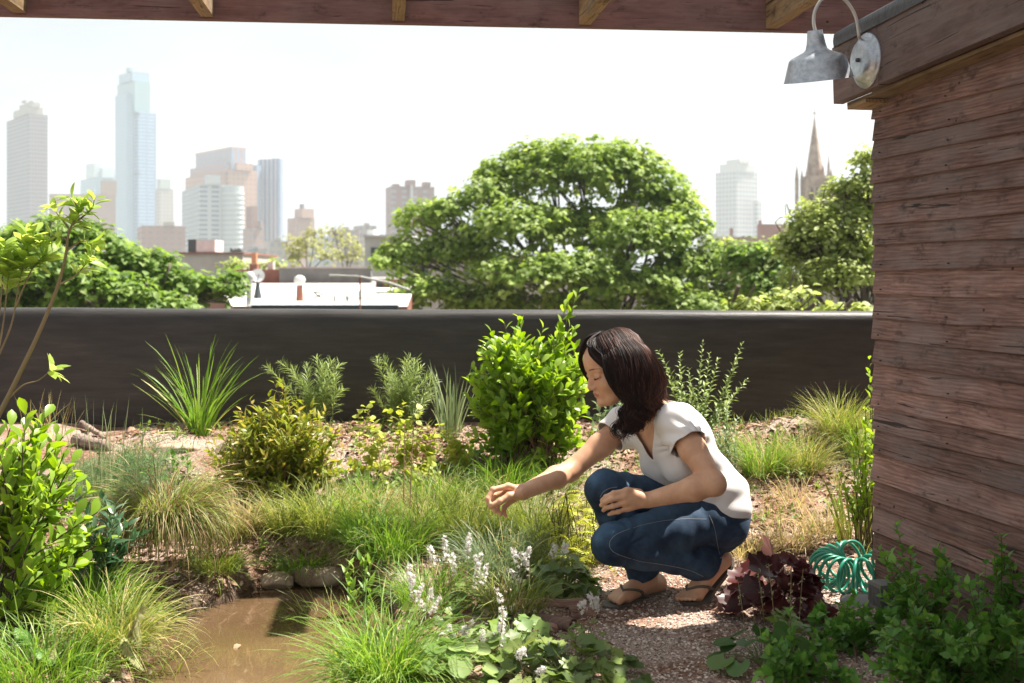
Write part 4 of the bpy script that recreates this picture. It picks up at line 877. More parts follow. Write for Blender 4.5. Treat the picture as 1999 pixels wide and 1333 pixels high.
clump('upright sheaf of pale green blades between the feathery plant and the tall bush', 880, 850, 48, .36, .009, .06, (.12, .14), .45, BLUEG, 104, name='blade_grass', tone=(.4, 1))
# ---- round olive bush
b = G(545, 985); Yb = b[1]
tg = in_ell(543, 885, 145, 118, Yb, 190, r0, .8, -.9, .45)
tg = np.concatenate([tg, [P(535, 748, Yb), P(548, 752, Yb), P(525, 775, Yb), P(610, 790, Yb), P(470, 800, Yb)]])
shrub('round dense olive green bush with reddish stems', b, tg, LANC, .056, 15, OLIVE, STEM_R, 105, f0=.45, srad=.0022, ang=1.0, side_twigs=2, brad=.12, bow=.3, up=.15, jit=.45, name='shrub')
# ---- tall bright bush beside the woman
b = G(1035, 915); Yb = b[1]
tg = in_ell(1032, 735, 122, 100, Yb, 125, r0, .8, -.55, .45)
tg = np.concatenate([tg, in_ell(1030, 820, 118, 90, Yb, 62, r0, .8, -.8, .6), [P(x, y, Yb+dy) for x, y, dy in ((1015, 622, 0), (1010, 640, 0), (1108, 590, 0), (1112, 640, .05), (1060, 640, 0), (960, 650, 0), (985, 632, .1), (1130, 570, .02), (1090, 660, 0), (940, 690, 0), (925, 720, 0), (1135, 700, 0))]])
shrub('tall bright green multi-stemmed bush with glossy leaves left of the woman', b, tg, OBOV, .070, 14, BRIGHT, STEM_R, 106, f0=.5, srad=.0032, ang=.9, side_twigs=1, brad=.13, bow=.35, up=.3, jit=.4)
# ---- left foreground: sapling, bright bush
sap = thing('sapling', P(8, 800, 4.1), 'slender young sapling with whorls of yellow green leaves leaning in from the left edge', 'sapling')
SAPM = leafmat('sapling_leaf', (.20, .32, .05), (.33, .46, .09), .52, .38, (.45, .55, .16), tboost=1.7)
gs = MB(); gl = MB(); rs = np.random.default_rng(107); Ys = 4.0
def scurve(pl, Y=Ys, dy=0): return smooth_curve([P(x, y, Y+dy*i) for i, (x, y) in enumerate(pl)], 30)
main = scurve([(-30, 860), (8, 790), (40, 725), (78, 645), (112, 560), (128, 500), (134, 455), (148, 425), (158, 400)]); gs.tube(main, np.linspace(.0095, .0022, 30), 8)
st = [scurve([(15, 780), (45, 752), (75, 742), (100, 722)]), scurve([(118, 555), (150, 535), (175, 505)]), scurve([(140, 440), (165, 420), (180, 405), (185, 385)]), scurve([(138, 450), (118, 425), (100, 400)]), scurve([(132, 470), (110, 460), (75, 470)]), scurve([(130, 490), (160, 470), (180, 480)]),
      scurve([(-20, 760), (5, 640), (14, 560), (18, 520)]), scurve([(-25, 740), (20, 640), (36, 560), (50, 500), (60, 460)]), scurve([(-10, 690), (4, 560), (8, 480)]), scurve([(146, 430), (150, 405), (140, 385)]), scurve([(30, 600), (60, 530), (84, 500)])]
for s_ in st: gs.tube(s_, np.linspace(.0035, .0013, len(s_)), 6)
LL = leaf_t([0, .12, .19, .2, .14, 0], .22, .22)
for s_, n_, f_, sz in ((main, 26, .78, .062), (st[0], 7, .9, .075), (st[1], 9, .5, .062), (st[2], 10, .35, .055), (st[3], 9, .4, .055), (st[4], 12, .3, .06), (st[5], 10, .4, .06), (st[6], 22, .62, .085), (st[7], 26, .6, .085), (st[8], 20, .6, .08), (st[9], 6, .5, .055), (st[10], 12, .5, .075)):
    on_stem(gl, s_, LL, sz*1.12, int(n_*1.5), f_, rs, 1.25, .38, (.2, 1), .8, -.02)
gs.build('stems', mat('sapling_stem', (.20, .15, .075), .6), sap); gl.build('foliage', SAPM, sap)
b = on(P(10, 0, 3.72)[0], 3.72); Yb = 3.72
tg = [P(x, y, Yb+r0.uniform(-.14, .14)) for x, y in ((50, 810), (88, 815), (20, 835), (110, 850), (65, 850), (-5, 860), (125, 885), (90, 885), (40, 885), (10, 900), (120, 920), (60, 925), (95, 940), (-10, 950), (30, 960), (135, 960), (70, 985), (5, 1010), (105, 1000), (150, 1010), (40, 1030), (-15, 1050), (90, 1060), (20, 1090), (150, 1060), (60, 1110), (130, 1130), (165, 1100), (100, 1160), (30, 1140), (-5, 1160), (80, 830), (35, 860), (100, 870), (15, 930), (75, 900), (170, 960), (190, 1000), (175, 1040), (200, 1060), (140, 905), (150, 935), (120, 1090), (60, 1180), (145, 1180), (10, 1200), (100, 1200), (-20, 900), (-10, 1000), (30, 1070), (70, 1040), (45, 845), (80, 865), (110, 960), (15, 990))]
b2 = on(P(-15, 0, 3.75)[0], 3.75)
shrub('large bright green bush with spoon-shaped leaves on dark stems filling the left edge', b2, tg, OBOV, .070, 13, BRIGHT, STEM_D, 108, f0=.5, srad=.0042, ang=.85, side_twigs=1, brad=.16, bow=.45, up=.35, jit=.4)
# ---- juniper mat, rushes, dark leafy plant
b = G(230, 945); r = np.random.default_rng(109); g = MB()
for i in range(420):
    x = b[0]+r.normal(0, .13); y = b[1]+r.normal(0, .13); z = float(gz(x, y)); az = r.uniform(0, 6.28); L_ = r.uniform(.06, .13)
    e = np.array([x+cos(az)*L_*.8, y+sin(az)*L_*.8, z+r.uniform(.03, .10)]); p_ = arc3(np.array([x, y, z]), np.array([x, y, z+.05]), e, 7)
    on_stem(g, p_, NEED, .030, 34, .1, r, .9, .3, (0, 1), .8, .1)
tag(g.build('juniper', leafmat('juniper_leaf', (.08, .16, .06), (.16, .26, .10), .3, .6, (.25, .34, .15)), loc=b), 'low mat of grey green juniper on the slope left of the olive bush', 'juniper')
clump('thin upright rushes rising through the juniper', 215, 985, 46, .44, .0042, .16, (.07, .09), .16, BLUEG, 110, 'rush', 'rush_clump', tone=(.5, 1))
clump('tuft of thin dry stalks at the foot of the wall near the left edge', 95, 850, 40, .22, .0032, .12, (.2, .2), .3, STRAW, 111, 'rush', 'rush_clump')
b = on(P(190, 0, 3.9)[0], 3.9)
tg = [P(x, y, 3.9+r0.uniform(-.1, .1)) for x, y in ((160, 985), (200, 975), (225, 985), (180, 1010), (250, 1025), (215, 1040), (160, 1050), (240, 1060), (270, 1045), (190, 1070), (145, 1015), (228, 1012))]
shrub('dark blue green leafy plant between the left bush and the drooping sedge', b, tg, LANC, .075, 13, leafmat('bluedark_leaf', (.03, .08, .04), (.07, .15, .07), .3, .3, (.2, .3, .2)), STEM_G, 112, f0=.4, srad=.003, ang=1.0, cat='perennial', name='leafy_plant', brad=.07, up=.2)
# ---- grasses round the pond, each clump on its own
clump('big drooping sedge hanging like a mop over the back left edge of the pond', 322, 1075, 1700, .33, .0032, .075, (.35, .25), 3.2, SEDGE, 120, tone=(0, .9), extra=(900, .38, .0030, (.45, .25), 3.2, leafmat('brown_blade', (.13, .08, .03), (.30, .21, .09), .25, .6, (.45, .36, .18))), seg=11, p=P(322, 1040, 4.22))
clump('small pale sedge tuft just right of the drooping sedge', 470, 1080, 480, .21, .0030, .06, (.45, .35), 1.2, STRAW, 121, extra=(160, .16, .003, (.5, .3), 1.3, SEDGE), p=on(P(470, 0, 4.72)[0], 4.72))
clump('fresh green tuft between the olive bush and the lime leaved plants', 712, 985, 260, .17, .0028, .06, (.35, .3), 1.1, LUSH, 134)
clump('fresh tuft left of the olive bush below the stones', 425, 965, 220, .15, .0026, .06, (.4, .3), 1.1, SEDGE, 135)
clump('short dark sedge on the pond bank at the right foot of the drooping sedge', 425, 1130, 420, .15, .0028, .07, (.5, .35), 1.5, SEDGE, 136, tone=(0, .6), p=on(P(425, 0, 4.42)[0], 4.42))
clump('short green sedge leaning over the two pond stones', 590, 1100, 420, .15, .0028, .09, (.6, .35), 1.7, LUSH, 137, tone=(0, .8), p=on(P(588, 0, 4.66)[0], 4.66))
clump('spiky green sedge directly below the olive bush', 555, 1100, 520, .23, .0030, .06, (.5, .35), 1.1, SEDGE, 122, p=on(P(555, 0, 4.76)[0], 4.76))
clump('yellow green sedge above the flat rock at the pond edge', 635, 1085, 640, .27, .0030, .07, (.45, .35), 1.3, SEDGE, 123, tone=(.3, 1), p=on(P(635, 0, 4.74)[0], 4.74))
clump('loose sedge right of the flat rock', 705, 1085, 420, .25, .0030, .07, (.4, .35), 1.2, LUSH, 124, tone=(.2, .9), p=on(P(712, 0, 4.66)[0], 4.66))
clump('rounded fine sedge on the right bank of the pond, leaning over the water', 645, 1285, 800, .28, .0028, .07, (.55, .35), 1.6, SEDGE, 125, tone=(.2, 1), extra=(120, .25, .003, (.6, .3), 1.7, STRAW))
clump('broad arching sedge at the bottom edge below the white flowers', 755, 1345, 800, .32, .0032, .07, (.5, .35), 1.6, LUSH, 126, tone=(.1, 1), extra=(200, .25, .003, (.6, .3), 1.7, SEDGE))
clump('fine sedge tuft in the bottom centre between pond and heart leaves', 690, 1380, 520, .24, .0028, .07, (.5, .35), 1.4, SEDGE, 127)
clump('pale arching sedge spilling over the left shore at the fern', 222, 1265, 620, .25, .0034, .08, (.5, .35), 1.5, SEDGE, 128, tone=(.3, 1), extra=(160, .28, .003, (.7, .3), 1.5, STRAW))
clump('soft green sedge behind the fern on the left shore', 165, 1215, 700, .27, .0030, .09, (.45, .35), 1.3, LUSH, 129)
clump('fine dark green sedge under the left bush', 70, 1180, 620, .24, .0024, .12, (.45, .35), 1.3, leafmat('dark_blade', (.035, .09, .02), (.09, .17, .035), .3, .5, (.16, .26, .07)), 130)
clump('bright sedge filling the bottom left corner', 80, 1330, 700, .22, .0034, .15, (.5, .4), 1.2, LUSH, 131)
clump('sedge at the bottom edge left of the pond', 290, 1370, 460, .24, .0032, .09, (.5, .4), 1.3, SEDGE, 132)
clump('dark grass tuft lapping the water at the bottom of the pond', 560, 1375, 320, .20, .003, .06, (.6, .35), 1.5, LUSH, 133, tone=(0, .6))
# meadow between pond and woman
md = [('soft meadow grass left of the flower spikes', 770, 1085, 380, .25, LUSH), ('tall green meadow grass behind the left flower spikes', 835, 1050, 420, .26, SEDGE), ('meadow grass directly behind the white flower spikes', 905, 1060, 420, .25, SEDGE),
      ('pale meadow grass under the outstretched hand', 960, 1045, 420, .20, SEDGE), ('arching grass just left of the outstretched hand', 915, 1000, 380, .20, SEDGE), ('dark arching tussock beneath the forearm', 1040, 1050, 520, .26, SEDGE),
      ('blue green tussock right of the flower spikes', 975, 1125, 460, .23, BLUEG), ('green tussock at the foot of the tall bush', 985, 965, 380, .22, LUSH), ('wispy straw grass in the middle of the bed', 850, 985, 300, .20, LUSH),
      ('pale grass tuft below the lime leaved plants', 730, 1010, 300, .18, STRAW), ('hanging tussock beside the golden fern', 1068, 1110, 420, .24, SEDGE), ('grass tuft behind the forearm near the tall bush', 1080, 950, 260, .17, LUSH),
      ('loose grass beneath the purple-veined leaves', 1000, 1190, 260, .17, SEDGE), ('grass tuft between the sedge and the flower spikes', 840, 1180, 300, .2, LUSH)]
for i, (lab, px, py, n, L_, m_) in enumerate(md):
    clump(lab, px, py, int(n*1.35), L_*1.08, .0028, .10, (.45, .35), 1.4, m_, 140+i, name='meadow_grass', tone=(0, .85), extra=(n//6, L_, .0026, (.5, .3), 1.4, STRAW))
# right of the woman
rt_ = [('soft bright tuft right behind the shirt, below the mound', 1490, 925, 520, .26, LUSH), ('feathery pale tuft right of the bright tuft', 1570, 918, 420, .24, SEDGE), ('fine drooping grass against the wall near the shed', 1640, 855, 620, .28, SEDGE), ('green tuft close to the shed corner', 1685, 890, 380, .26, LUSH),
       ('straw coloured tuft behind the near heel', 1465, 1085, 150, .18, STRAW), ('dry tuft between heel and hose', 1545, 1070, 130, .18, STRAW), ('sparse dry grass left of the strap leaves', 1605, 1045, 110, .22, STRAW), ('thin grass sprigs on the bare slope', 1560, 985, 60, .18, STRAW), ('small tuft at the foot of the leafy spires', 1420, 880, 200, .14, SEDGE)]
for i, (lab, px, py, n, L_, m_) in enumerate(rt_):
    clump(lab, px, py, n, L_, .0026, .075, (.4, .35), 1.2, m_, 160+i, name='grass_tuft', tone=(.2, 1), extra=(n//4, L_, .0026, (.5, .3), 1.3, STRAW))
clump('upright strap leaves beside the shed behind the hose', 1672, 1060, 46, .30, .010, .07, (.12, .12), .4, SEDGE, 170, name='strap_leaf_plant', cat='perennial', extra=(26, .16, .006, (.2, .2), .3, STRAW))
clump('dark horsetail stalks at the water edge in front of the sedge', 725, 1215, 34, .26, .0045, .045, (.12, .10), .12, leafmat('rush_dark', (.03, .06, .02), (.07, .11, .04), .2, .5), 171, 'rush', 'rush_clump')
# reed mace like shoots and sprigs
for i, (lab, px, py, yt, Yd) in enumerate((('upright willowherb shoot at the back of the pond, left one', 682, 1165, 1105, 4.2), ('upright willowherb shoot with long leaves, right one', 712, 1180, 1090, 4.15), ('pale shoot at the bottom edge in front of the sedge', 655, 1345, 1275, 3.45))):
    b = on(P(px, 0, Yd)[0], Yd); tg = [P(px+d, yt+abs(d)*.6, Yd) for d in (-8, 0, 9)]
    shrub(lab, b, tg, LANC, .055, 15, LUSH if i < 2 else LIME, STEM_G, 172+i, f0=.2, srad=.002, ang=.8, cat='perennial', name='shoot', group='upright shoots by the pond', brad=.02)
# ---- lime heart-leaved plants in the middle
for i, (lab, px, py, tl) in enumerate((('lime heart-leaved plant left of the feathery plant foot', 735, 925, ((700, 800), (715, 795), (728, 820), (745, 850), (705, 870), (730, 880), (750, 905), (712, 915), (690, 905))),
                                       ('largest lime heart-leaved plant in front of the feathery plant', 800, 935, ((760, 800), (785, 790), (800, 815), (820, 800), (835, 830), (780, 840), (805, 860), (830, 870), (770, 880), (850, 850), (790, 890), (815, 910), (845, 900))),
                                       ('lime heart-leaved plant left of the tall bush', 885, 925, ((865, 830), (885, 845), (900, 870), (870, 880), (895, 900), (915, 890), (860, 905), (880, 860))))):
    b = G(px, py); tg = [P(x, y, b[1]+r0.uniform(-.08, .08)) for x, y in tl]
    shrub(lab, b, tg, HRT, .040, 12, LIME, STEM_T, 180+i, f0=.4, srad=.0016, ang=1.2, cat='perennial', name='leafy_plant', group='lime heart-leaved plants', brad=.08, up=0., jit=.35, side_twigs=1)
for i, (lab, px, py, x2) in enumerate((('thin bare tan stem rising in the middle of the bed, left of a pair', 788, 1030, 790), ('thin bare tan stem rising in the middle of the bed, right of a pair', 800, 1045, 808))):
    b = G(px, py); g = MB(); g.tube(arc3(b, P(px, 940, b[1]), P(x2, 830, b[1]), 12), np.linspace(.0035, .0015, 12), 6); tag(g.build('bare_stem', STEM_T, loc=b), lab, 'stem', 'bare stems in the bed')
# ---- low leafy cover on the slope
covers = [('low leafy patch right of the olive bush', 715, 965, 50, HEART, .03), ('low leafy patch above the meadow grass', 815, 955, 55, LIME, .03), ('leafy patch at the foot of the tall bush', 935, 905, 45, BRIGHT, .035), ('yellow leaved sprig right of the tall bush', 1160, 880, 30, OLIVE, .04),
          ('leafy sprig between tall bush and forearm', 1125, 930, 26, BRIGHT, .05), ('small leafy patch under the shed shoot', 1690, 1010, 60, HEART, .035), ('low leaves at the left end below the log', 330, 930, 26, FERN, .03), ('green sprigs behind the pond right of the olive bush', 700, 1035, 40, LUSH, .04)]
for i, (lab, px, py, n, m_, sz) in enumerate(covers):
    b = G(px, py); rr = np.random.default_rng(190+i); tg = [b+np.array([rr.normal(0, .09), rr.normal(0, .09), rr.uniform(.04, .12)]) for _ in range(n//4)]
    shrub(lab, b, tg, OVAL, sz, 8, m_, STEM_G, 190+i, f0=.3, srad=.0014, ang=1.1, cat='ground plant', name='leafy_plant', brad=.12)
# ---- grey leaved plant between bush and woman, spires behind her
b = on(P(1205, 0, 5.9)[0], 5.9); tg = [P(x, y, 5.9+r0.uniform(-.1, .1)) for x, y in ((1165, 790), (1180, 775), (1195, 800), (1172, 820), (1210, 780), (1160, 835), (1190, 840), (1225, 800), (1150, 812))]
shrub('grey green leafy plant glimpsed in front of the face', b, tg, OVAL, .045, 14, GREY, STEM_G, 200, f0=.3, srad=.002, ang=1.1, cat='perennial', name='leafy_plant', brad=.08)
b = on(P(1375, 0, 5.85)[0], 5.85)
tg = [P(x, y, 5.85+r0.uniform(-.1, .1)) for x, y in ((1285, 685), (1300, 715), (1328, 690), (1345, 720), (1372, 668), (1385, 690), (1402, 700), (1450, 668), (1440, 700), (1458, 740), (1420, 740), (1350, 755), (1330, 770), (1380, 770), (1310, 745), (1410, 790), (1365, 800))]
shrub('cluster of tall leafy spires against the wall behind the woman', b, tg, LANC, .050, 46, SPIRE, STEM_G, 201, f0=.12, srad=.0026, ang=1.15, cat='perennial', name='spire_plant', brad=.12, bow=.6, jit=.2, up=.1, tip=.4)
b = on(P(1425, 0, 5.5)[0], 5.5); tg = [P(x, y, 5.5+r0.uniform(-.06, .06)) for x, y in ((1400, 800), (1420, 790), (1440, 815), (1410, 840), (1435, 860), (1395, 850), (1425, 830))]
shrub('shorter grey green spires just behind the back of the shirt', b, tg, LANC, .04, 30, GREY, STEM_G, 202, f0=.1, srad=.002, ang=1.1, cat='perennial', name='spire_plant', brad=.05, jit=.2, up=.1, tip=.5)
b = on(P(1695, 0, 4.75)[0], 4.75); tg = [P(x, y, 4.75+r0.uniform(-.06, .06)) for x, y in ((1697, 702), (1702, 740), (1690, 790), (1672, 830), (1700, 840), (1665, 870), (1690, 880), (1640, 930), (1672, 930), (1700, 950), (1655, 960), (1690, 985))]
shrub('tall leafy shoot climbing beside the shed corner', b, tg, OBOV, .045, 16, BRIGHT, STEM_D, 203, f0=.35, srad=.0028, ang=.8, cat='shrub', name='shrub', brad=.06, bow=.6)
# ---- golden ferny cushion
def frond(g, pts, wid, r, m=0, tone=(0, 1), n=20, tapr=1.):
    """a fern frond: pinnae in pairs along a midrib"""
    t = np.linspace(.12, 1, n); mm = len(pts)-1; i = np.minimum((t*mm).astype(int), mm-1); u = (t*mm-i)[:, None]
    p = pts[i]*(1-u)+pts[i+1]*u; ax = pts[i+1]-pts[i]; ax /= np.linalg.norm(ax, axis=1)[:, None]
    sd = np.cross(ax, [0, 0, 1.]); sd /= np.linalg.norm(sd, axis=1)[:, None]+1e-9
    ln = wid*np.sin(np.clip(t*1.05, 0, 1)**.6*pi)**.7*(1-.3*t)+.003
    T = leaf_t([0, .14, .12, 0], .1, .25)
    for s in (-1, 1):
        D = sd*s+ax*.35+r.normal(0, .05, (n, 3)); M = frames(D, np.cross(sd, ax)+[0, 0, .01])*ln[:, None, None]; g.inst(T[0], T[1], M, p, r.uniform(*tone, n), m)
b = G(1120, 1125); t = thing('golden_fern', b, 'golden green ferny cushion spilling down beside the knee', 'fern'); g = MB(); r = np.random.default_rng(204)
for i in range(150):
    x = r.uniform(1075, 1195); y = r.uniform(950, 1075); Yd = 4.35+r.uniform(-.05, .25)+(1070-y)*.0022; p0 = P(x, y+14, Yd); az = r.uniform(pi*.8, pi*2.1); L_ = r.uniform(.06, .11)
    e = p0+np.array([cos(az)*L_, sin(az)*L_, r.uniform(-.08, .02)]); frond(g, arc3(p0, (p0+e)/2+[0, 0, .03], e, 8), .018, r, 0, (0, 1), 13)
g.build('fronds', GOLD, t)
g = MB(); r = np.random.default_rng(205)
for i in range(60):
    x, y = b[0]+r.uniform(-.08, .22), b[1]+r.uniform(.05, .35); z = float(gz(x, y)); h = P(0, r.uniform(960, 1060), y)[2]; g.tube(arc3(np.array([x, y, z-.02]), np.array([x, y, (z+h)/2]), np.array([x+r.normal(0, .03), y, h]), 5), .0015, 4, caps=False)
g.build('stems', STEM_D, t)
# fern fronds at the bottom left
def fern(label, pts_list, m, seed, wid, grp=None, n=24):
    r = np.random.default_rng(seed); b = pts_list[0][0]; t = thing('fern', b, label, 'fern', grp)
    for pl in pts_list:
        g = MB(); c = smooth_curve(pl, 16); g.tube(c, np.linspace(.0015, .0006, 16), 4, caps=False, mat=1); frond(g, c, wid, r, 0, (0, 1), n); g.build('frond', [m, STEM_G], t)
Yf = 3.36
fern('cream coloured fern hanging over the sedge at the bottom left', [[P(x, y, Yf) for x, y in pl] for pl in (((278, 1178), (270, 1200), (272, 1230), (278, 1258)), ((235, 1240), (250, 1262), (268, 1290), (282, 1310)), ((225, 1275), (232, 1300), (238, 1325)), ((262, 1205), (262, 1235), (276, 1262)))], FERNP, 206, .038)
fern('green fern with flat fronds left of the cream one', [[P(x, y, 3.38) for x, y in pl] for pl in (((110, 1300), (140, 1280), (180, 1275)), ((120, 1310), (150, 1300), (185, 1290)), ((115, 1290), (125, 1260), (150, 1245)), ((60, 1260), (50, 1240), (30, 1225)), ((110, 1300), (90, 1275), (60, 1265)))], FERN, 207, .045)
fern('pale upright fern frond at the bottom left corner', [[P(x, y, 3.32) for x, y in pl] for pl in (((128, 1335), (122, 1300), (130, 1270), (135, 1245)), ((108, 1290), (105, 1265), (110, 1240)))], FERNP, 208, .026)
# ---- flower spikes of the foam flower
M_WHITE = leafmat('white_petal', (.80, .77, .74), (.88, .86, .84), .45, .6, (.9, .87, .86), tboost=1.05)
PET = leaf_t([0, .2, .22, 0], .2, .2)
def spike(g, base, top, r, n=55, f0=.5, sz=.0065, fat=.012):
    mid = (base+top)/2+np.array([r.normal(0, .025), r.normal(0, .02), .01]); c = arc3(base, mid, top, 12); g.tube(c, np.linspace(.0014, .0007, 12), 4, caps=False, mat=1)
    f = f0+(1-f0)*r.random(n)**.85; i = np.minimum((f*11).astype(int), 10); u = (f*11-i)[:, None]; p = c[i]*(1-u)+c[i+1]*u
    o = r.normal(size=(n, 3)); o /= np.linalg.norm(o, axis=1)[:, None]; p = p+o*(fat*(1.15-f)[:, None]/(1.15-f0)*r.uniform(.3, 1.25, (n, 1))+.002)
    for k_ in range(5):
        a = k_*2*pi/5; F_ = frames(o); D = F_[:, 0]*cos(a)+F_[:, 2]*sin(a)+o*.45
        g.inst(PET[0], PET[1], frames(D, o)*(sz*r.uniform(.8, 1.3, n))[:, None, None], p, r.random(n))
def rosette(g, b, n, T, sz, rad, h, r, tone=(0, 1), gs=None, tilt=.5, hup=.35):
    """long-stalked leaves making a low mound"""
    az = r.uniform(0, 2*pi, n); ra = rad*np.sqrt(r.random(n)); f = ra/rad
    z = h*(1-.75*f**2)*r.uniform(.6, 1.05, n)
    p = np.stack([b[0]+ra*np.cos(az), b[1]+ra*np.sin(az), b[2]+z], 1)
    D = np.stack([np.cos(az), np.sin(az), -tilt*f+r.normal(0, .18, n)], 1)+r.normal(0, .25, (n, 3))
    up = np.stack([np.cos(az)*f*.8, np.sin(az)*f*.8-.15, np.full(n, 1.)], 1)+r.normal(0, .25, (n, 3))
    s = sz*r.uniform(.65, 1.15, n); M = frames(D, up)*s[:, None, None]
    g.inst(T[0], T[1], M, p-M[:, 1]*.45, r.uniform(*tone, n))
    if gs is not None:
        for i in range(n):
            e = p[i]-M[i, 1]*.35; gs.tube(arc3(b+np.array([cos(az[i]), sin(az[i]), 0])*.015, (b+e)/2+[0, 0, .02], e, 6), .0013, 4, caps=False)
def foam(label, px, py, spikes, nleaf, seed, sz=.05, rad=.10, h=.07, T=LOB5, lm=None):
    r = np.random.default_rng(seed); b = G(px, py); t = thing('foam_flower', b, label, 'flowering plant', 'foam flowers in bloom')
    gl = MB(); gs = MB(); rosette(gl, b, nleaf, T, sz, rad, h, r, gs=gs); gs.build('leaf_stalks', STEM_G, t); gl.build('foliage', lm or HEUG, t)
    for (x, y, yb) in spikes:
        g = MB(); k = b[1]; top = P(x, y, k+r.uniform(-.03, .03)); base = b+np.array([(top[0]-b[0])*.5, r.normal(0, .02), .02]); L_ = top[2]-base[2]; f0 = 1-min(.8, ((yb-y)/FPX*k)/max(L_, .05))
        spike(g, base, top, r, 36, f0, .0066, .013); g.build('flower_spike', [M_WHITE, STEM_T], t)
foam('foam flower with the tallest spikes, under the outstretched hand', 900, 1185, ((838, 1068, 1100), (868, 1048, 1110), (885, 1080, 1128), (915, 1042, 1090), (928, 1085, 1150), (940, 1080, 1145), (950, 1100, 1150)), 26, 220)
foam('foam flower left of the tall spikes', 830, 1225, ((800, 1100, 1160), (806, 1120, 1175), (826, 1140, 1200), (842, 1150, 1210), (860, 1165, 1230), (812, 1165, 1215)), 22, 221)
foam('foam flower with the single stout spike right of centre', 965, 1285, ((968, 1148, 1240), (985, 1195, 1280), (975, 1225, 1290), (940, 1230, 1262), (955, 1240, 1275)), 24, 222)
foam('foam flower blooming low at the heart shaped leaves', 900, 1265, ((878, 1222, 1255), (905, 1225, 1262), (912, 1250, 1270), (926, 1212, 1240), (862, 1240, 1262)), 18, 223)
foam('foam flower behind the purple-veined mound', 1045, 1165, ((1000, 1068, 1110), (1015, 1075, 1120), (1035, 1070, 1105), (1062, 1108, 1135), (990, 1110, 1140), (1105, 1055, 1080), (1085, 1062, 1085)), 20, 224)
foam('foam flower at the toes of the far foot', 1148, 1245, ((1150, 1160, 1190), (1165, 1168, 1195), (1140, 1172, 1195)), 9, 225, .035, .06, .05)
foam('foam flower at the bottom edge with two small white spikes', 1040, 1350, ((1065, 1308, 1330), (1092, 1315, 1335), (1022, 1268, 1290)), 26, 226, .065, .13, .08)
def mound(label, px, py, n, T, sz, rad, h, lm, seed, name='coral_bells', cat='coral bells', tone=(0, 1), Y=None, tilt=.5, sm2=None):
    r = np.random.default_rng(seed); b = G(px, py) if Y is None else on(P(px, 0, Y)[0], Y); t = thing(name, b, label, cat); gl = MB(); gs = MB()
    rosette(gl, b, n, T, sz, rad, h, r, tone, gs, tilt); gs.build('leaf_stalks', sm2 or STEM_G, t); gl.build('foliage', lm, t); return t, b, r
mound('mound of green leaves with purple veins left of the far foot', 1095, 1192, 90, LOB5, .062, .125, .14, HEUG, 230, Y=4.10)
mound('large green leaves with dark veins at the bottom edge', 1100, 1330, 85, LOB7, .068, .22, .11, HEUG, 231, Y=3.28)
mound('light green heart-shaped leaves at the bottom centre', 885, 1330, 44, RND, .066, .15, .11, HEART, 232, 'heart_leaf_plant', 'ground plant', Y=3.22)
mound('cut-leaved green plant behind the heart-shaped leaves', 1000, 1250, 40, LOB5, .06, .12, .07, HEART, 233, 'leafy_plant', 'ground plant')
t, b, r = mound('dark purple coral bells with big ruffled leaves beside the near foot', 1520, 1225, 38, LOB7, .118, .15, .185, HEUP, 234, Y=3.88, tone=(.0, .9), tilt=.9, sm2=STEM_D)
g = MB()
for (x, y, x0) in ((1440, 1130, 1462), (1470, 1180, 1478), (1500, 1100, 1520), (1545, 1105, 1545), (1568, 1110, 1560), (1480, 1115, 1500)):
    top = P(x, y, 3.7); c = arc3(P(x0, 1330, 3.7), P(x0-4, 1230, 3.7), top, 10); g.tube(c, .0013, 4, caps=False)
    for _ in range(16): q_ = c[-1]+(c[5]-c[-1])*r.random()+r.normal(0, .005, 3); g.inst(PET[0], PET[1], frames(r.normal(size=(2, 3)))*.009, np.array([q_, q_]), .95)
g.build('seed_stalks', leafmat('seed_stalk', (.25, .22, .09), (.35, .3, .14), .2, .6, (.5, .42, .24)), t)
# ---- dark bushes in the shade of the shed
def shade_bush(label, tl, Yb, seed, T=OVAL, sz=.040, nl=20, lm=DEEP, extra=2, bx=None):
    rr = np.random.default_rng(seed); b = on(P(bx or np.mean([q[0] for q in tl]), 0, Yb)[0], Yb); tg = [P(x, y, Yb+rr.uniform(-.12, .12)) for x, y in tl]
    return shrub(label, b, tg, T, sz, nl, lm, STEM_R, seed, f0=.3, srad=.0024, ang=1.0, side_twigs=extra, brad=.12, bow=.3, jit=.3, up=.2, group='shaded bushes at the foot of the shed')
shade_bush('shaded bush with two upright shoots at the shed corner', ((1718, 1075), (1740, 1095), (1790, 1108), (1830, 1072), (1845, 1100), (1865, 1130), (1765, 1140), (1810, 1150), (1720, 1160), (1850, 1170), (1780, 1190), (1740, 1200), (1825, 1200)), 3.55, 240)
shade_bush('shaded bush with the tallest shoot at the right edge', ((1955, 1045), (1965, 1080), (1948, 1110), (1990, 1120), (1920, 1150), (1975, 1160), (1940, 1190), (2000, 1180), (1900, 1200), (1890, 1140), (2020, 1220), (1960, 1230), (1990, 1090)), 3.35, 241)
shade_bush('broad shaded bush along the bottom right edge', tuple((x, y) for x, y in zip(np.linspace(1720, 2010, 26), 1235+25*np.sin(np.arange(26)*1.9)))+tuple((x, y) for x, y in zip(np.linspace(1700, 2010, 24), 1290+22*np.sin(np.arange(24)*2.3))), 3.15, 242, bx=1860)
shade_bush('low shaded bush below the hose', ((1600, 1190), (1640, 1180), (1665, 1200), (1690, 1185), (1620, 1220), (1655, 1230), (1690, 1225), (1720, 1210), (1580, 1235), (1640, 1260), (1600, 1270), (1700, 1265), (1670, 1280)), 3.5, 243)
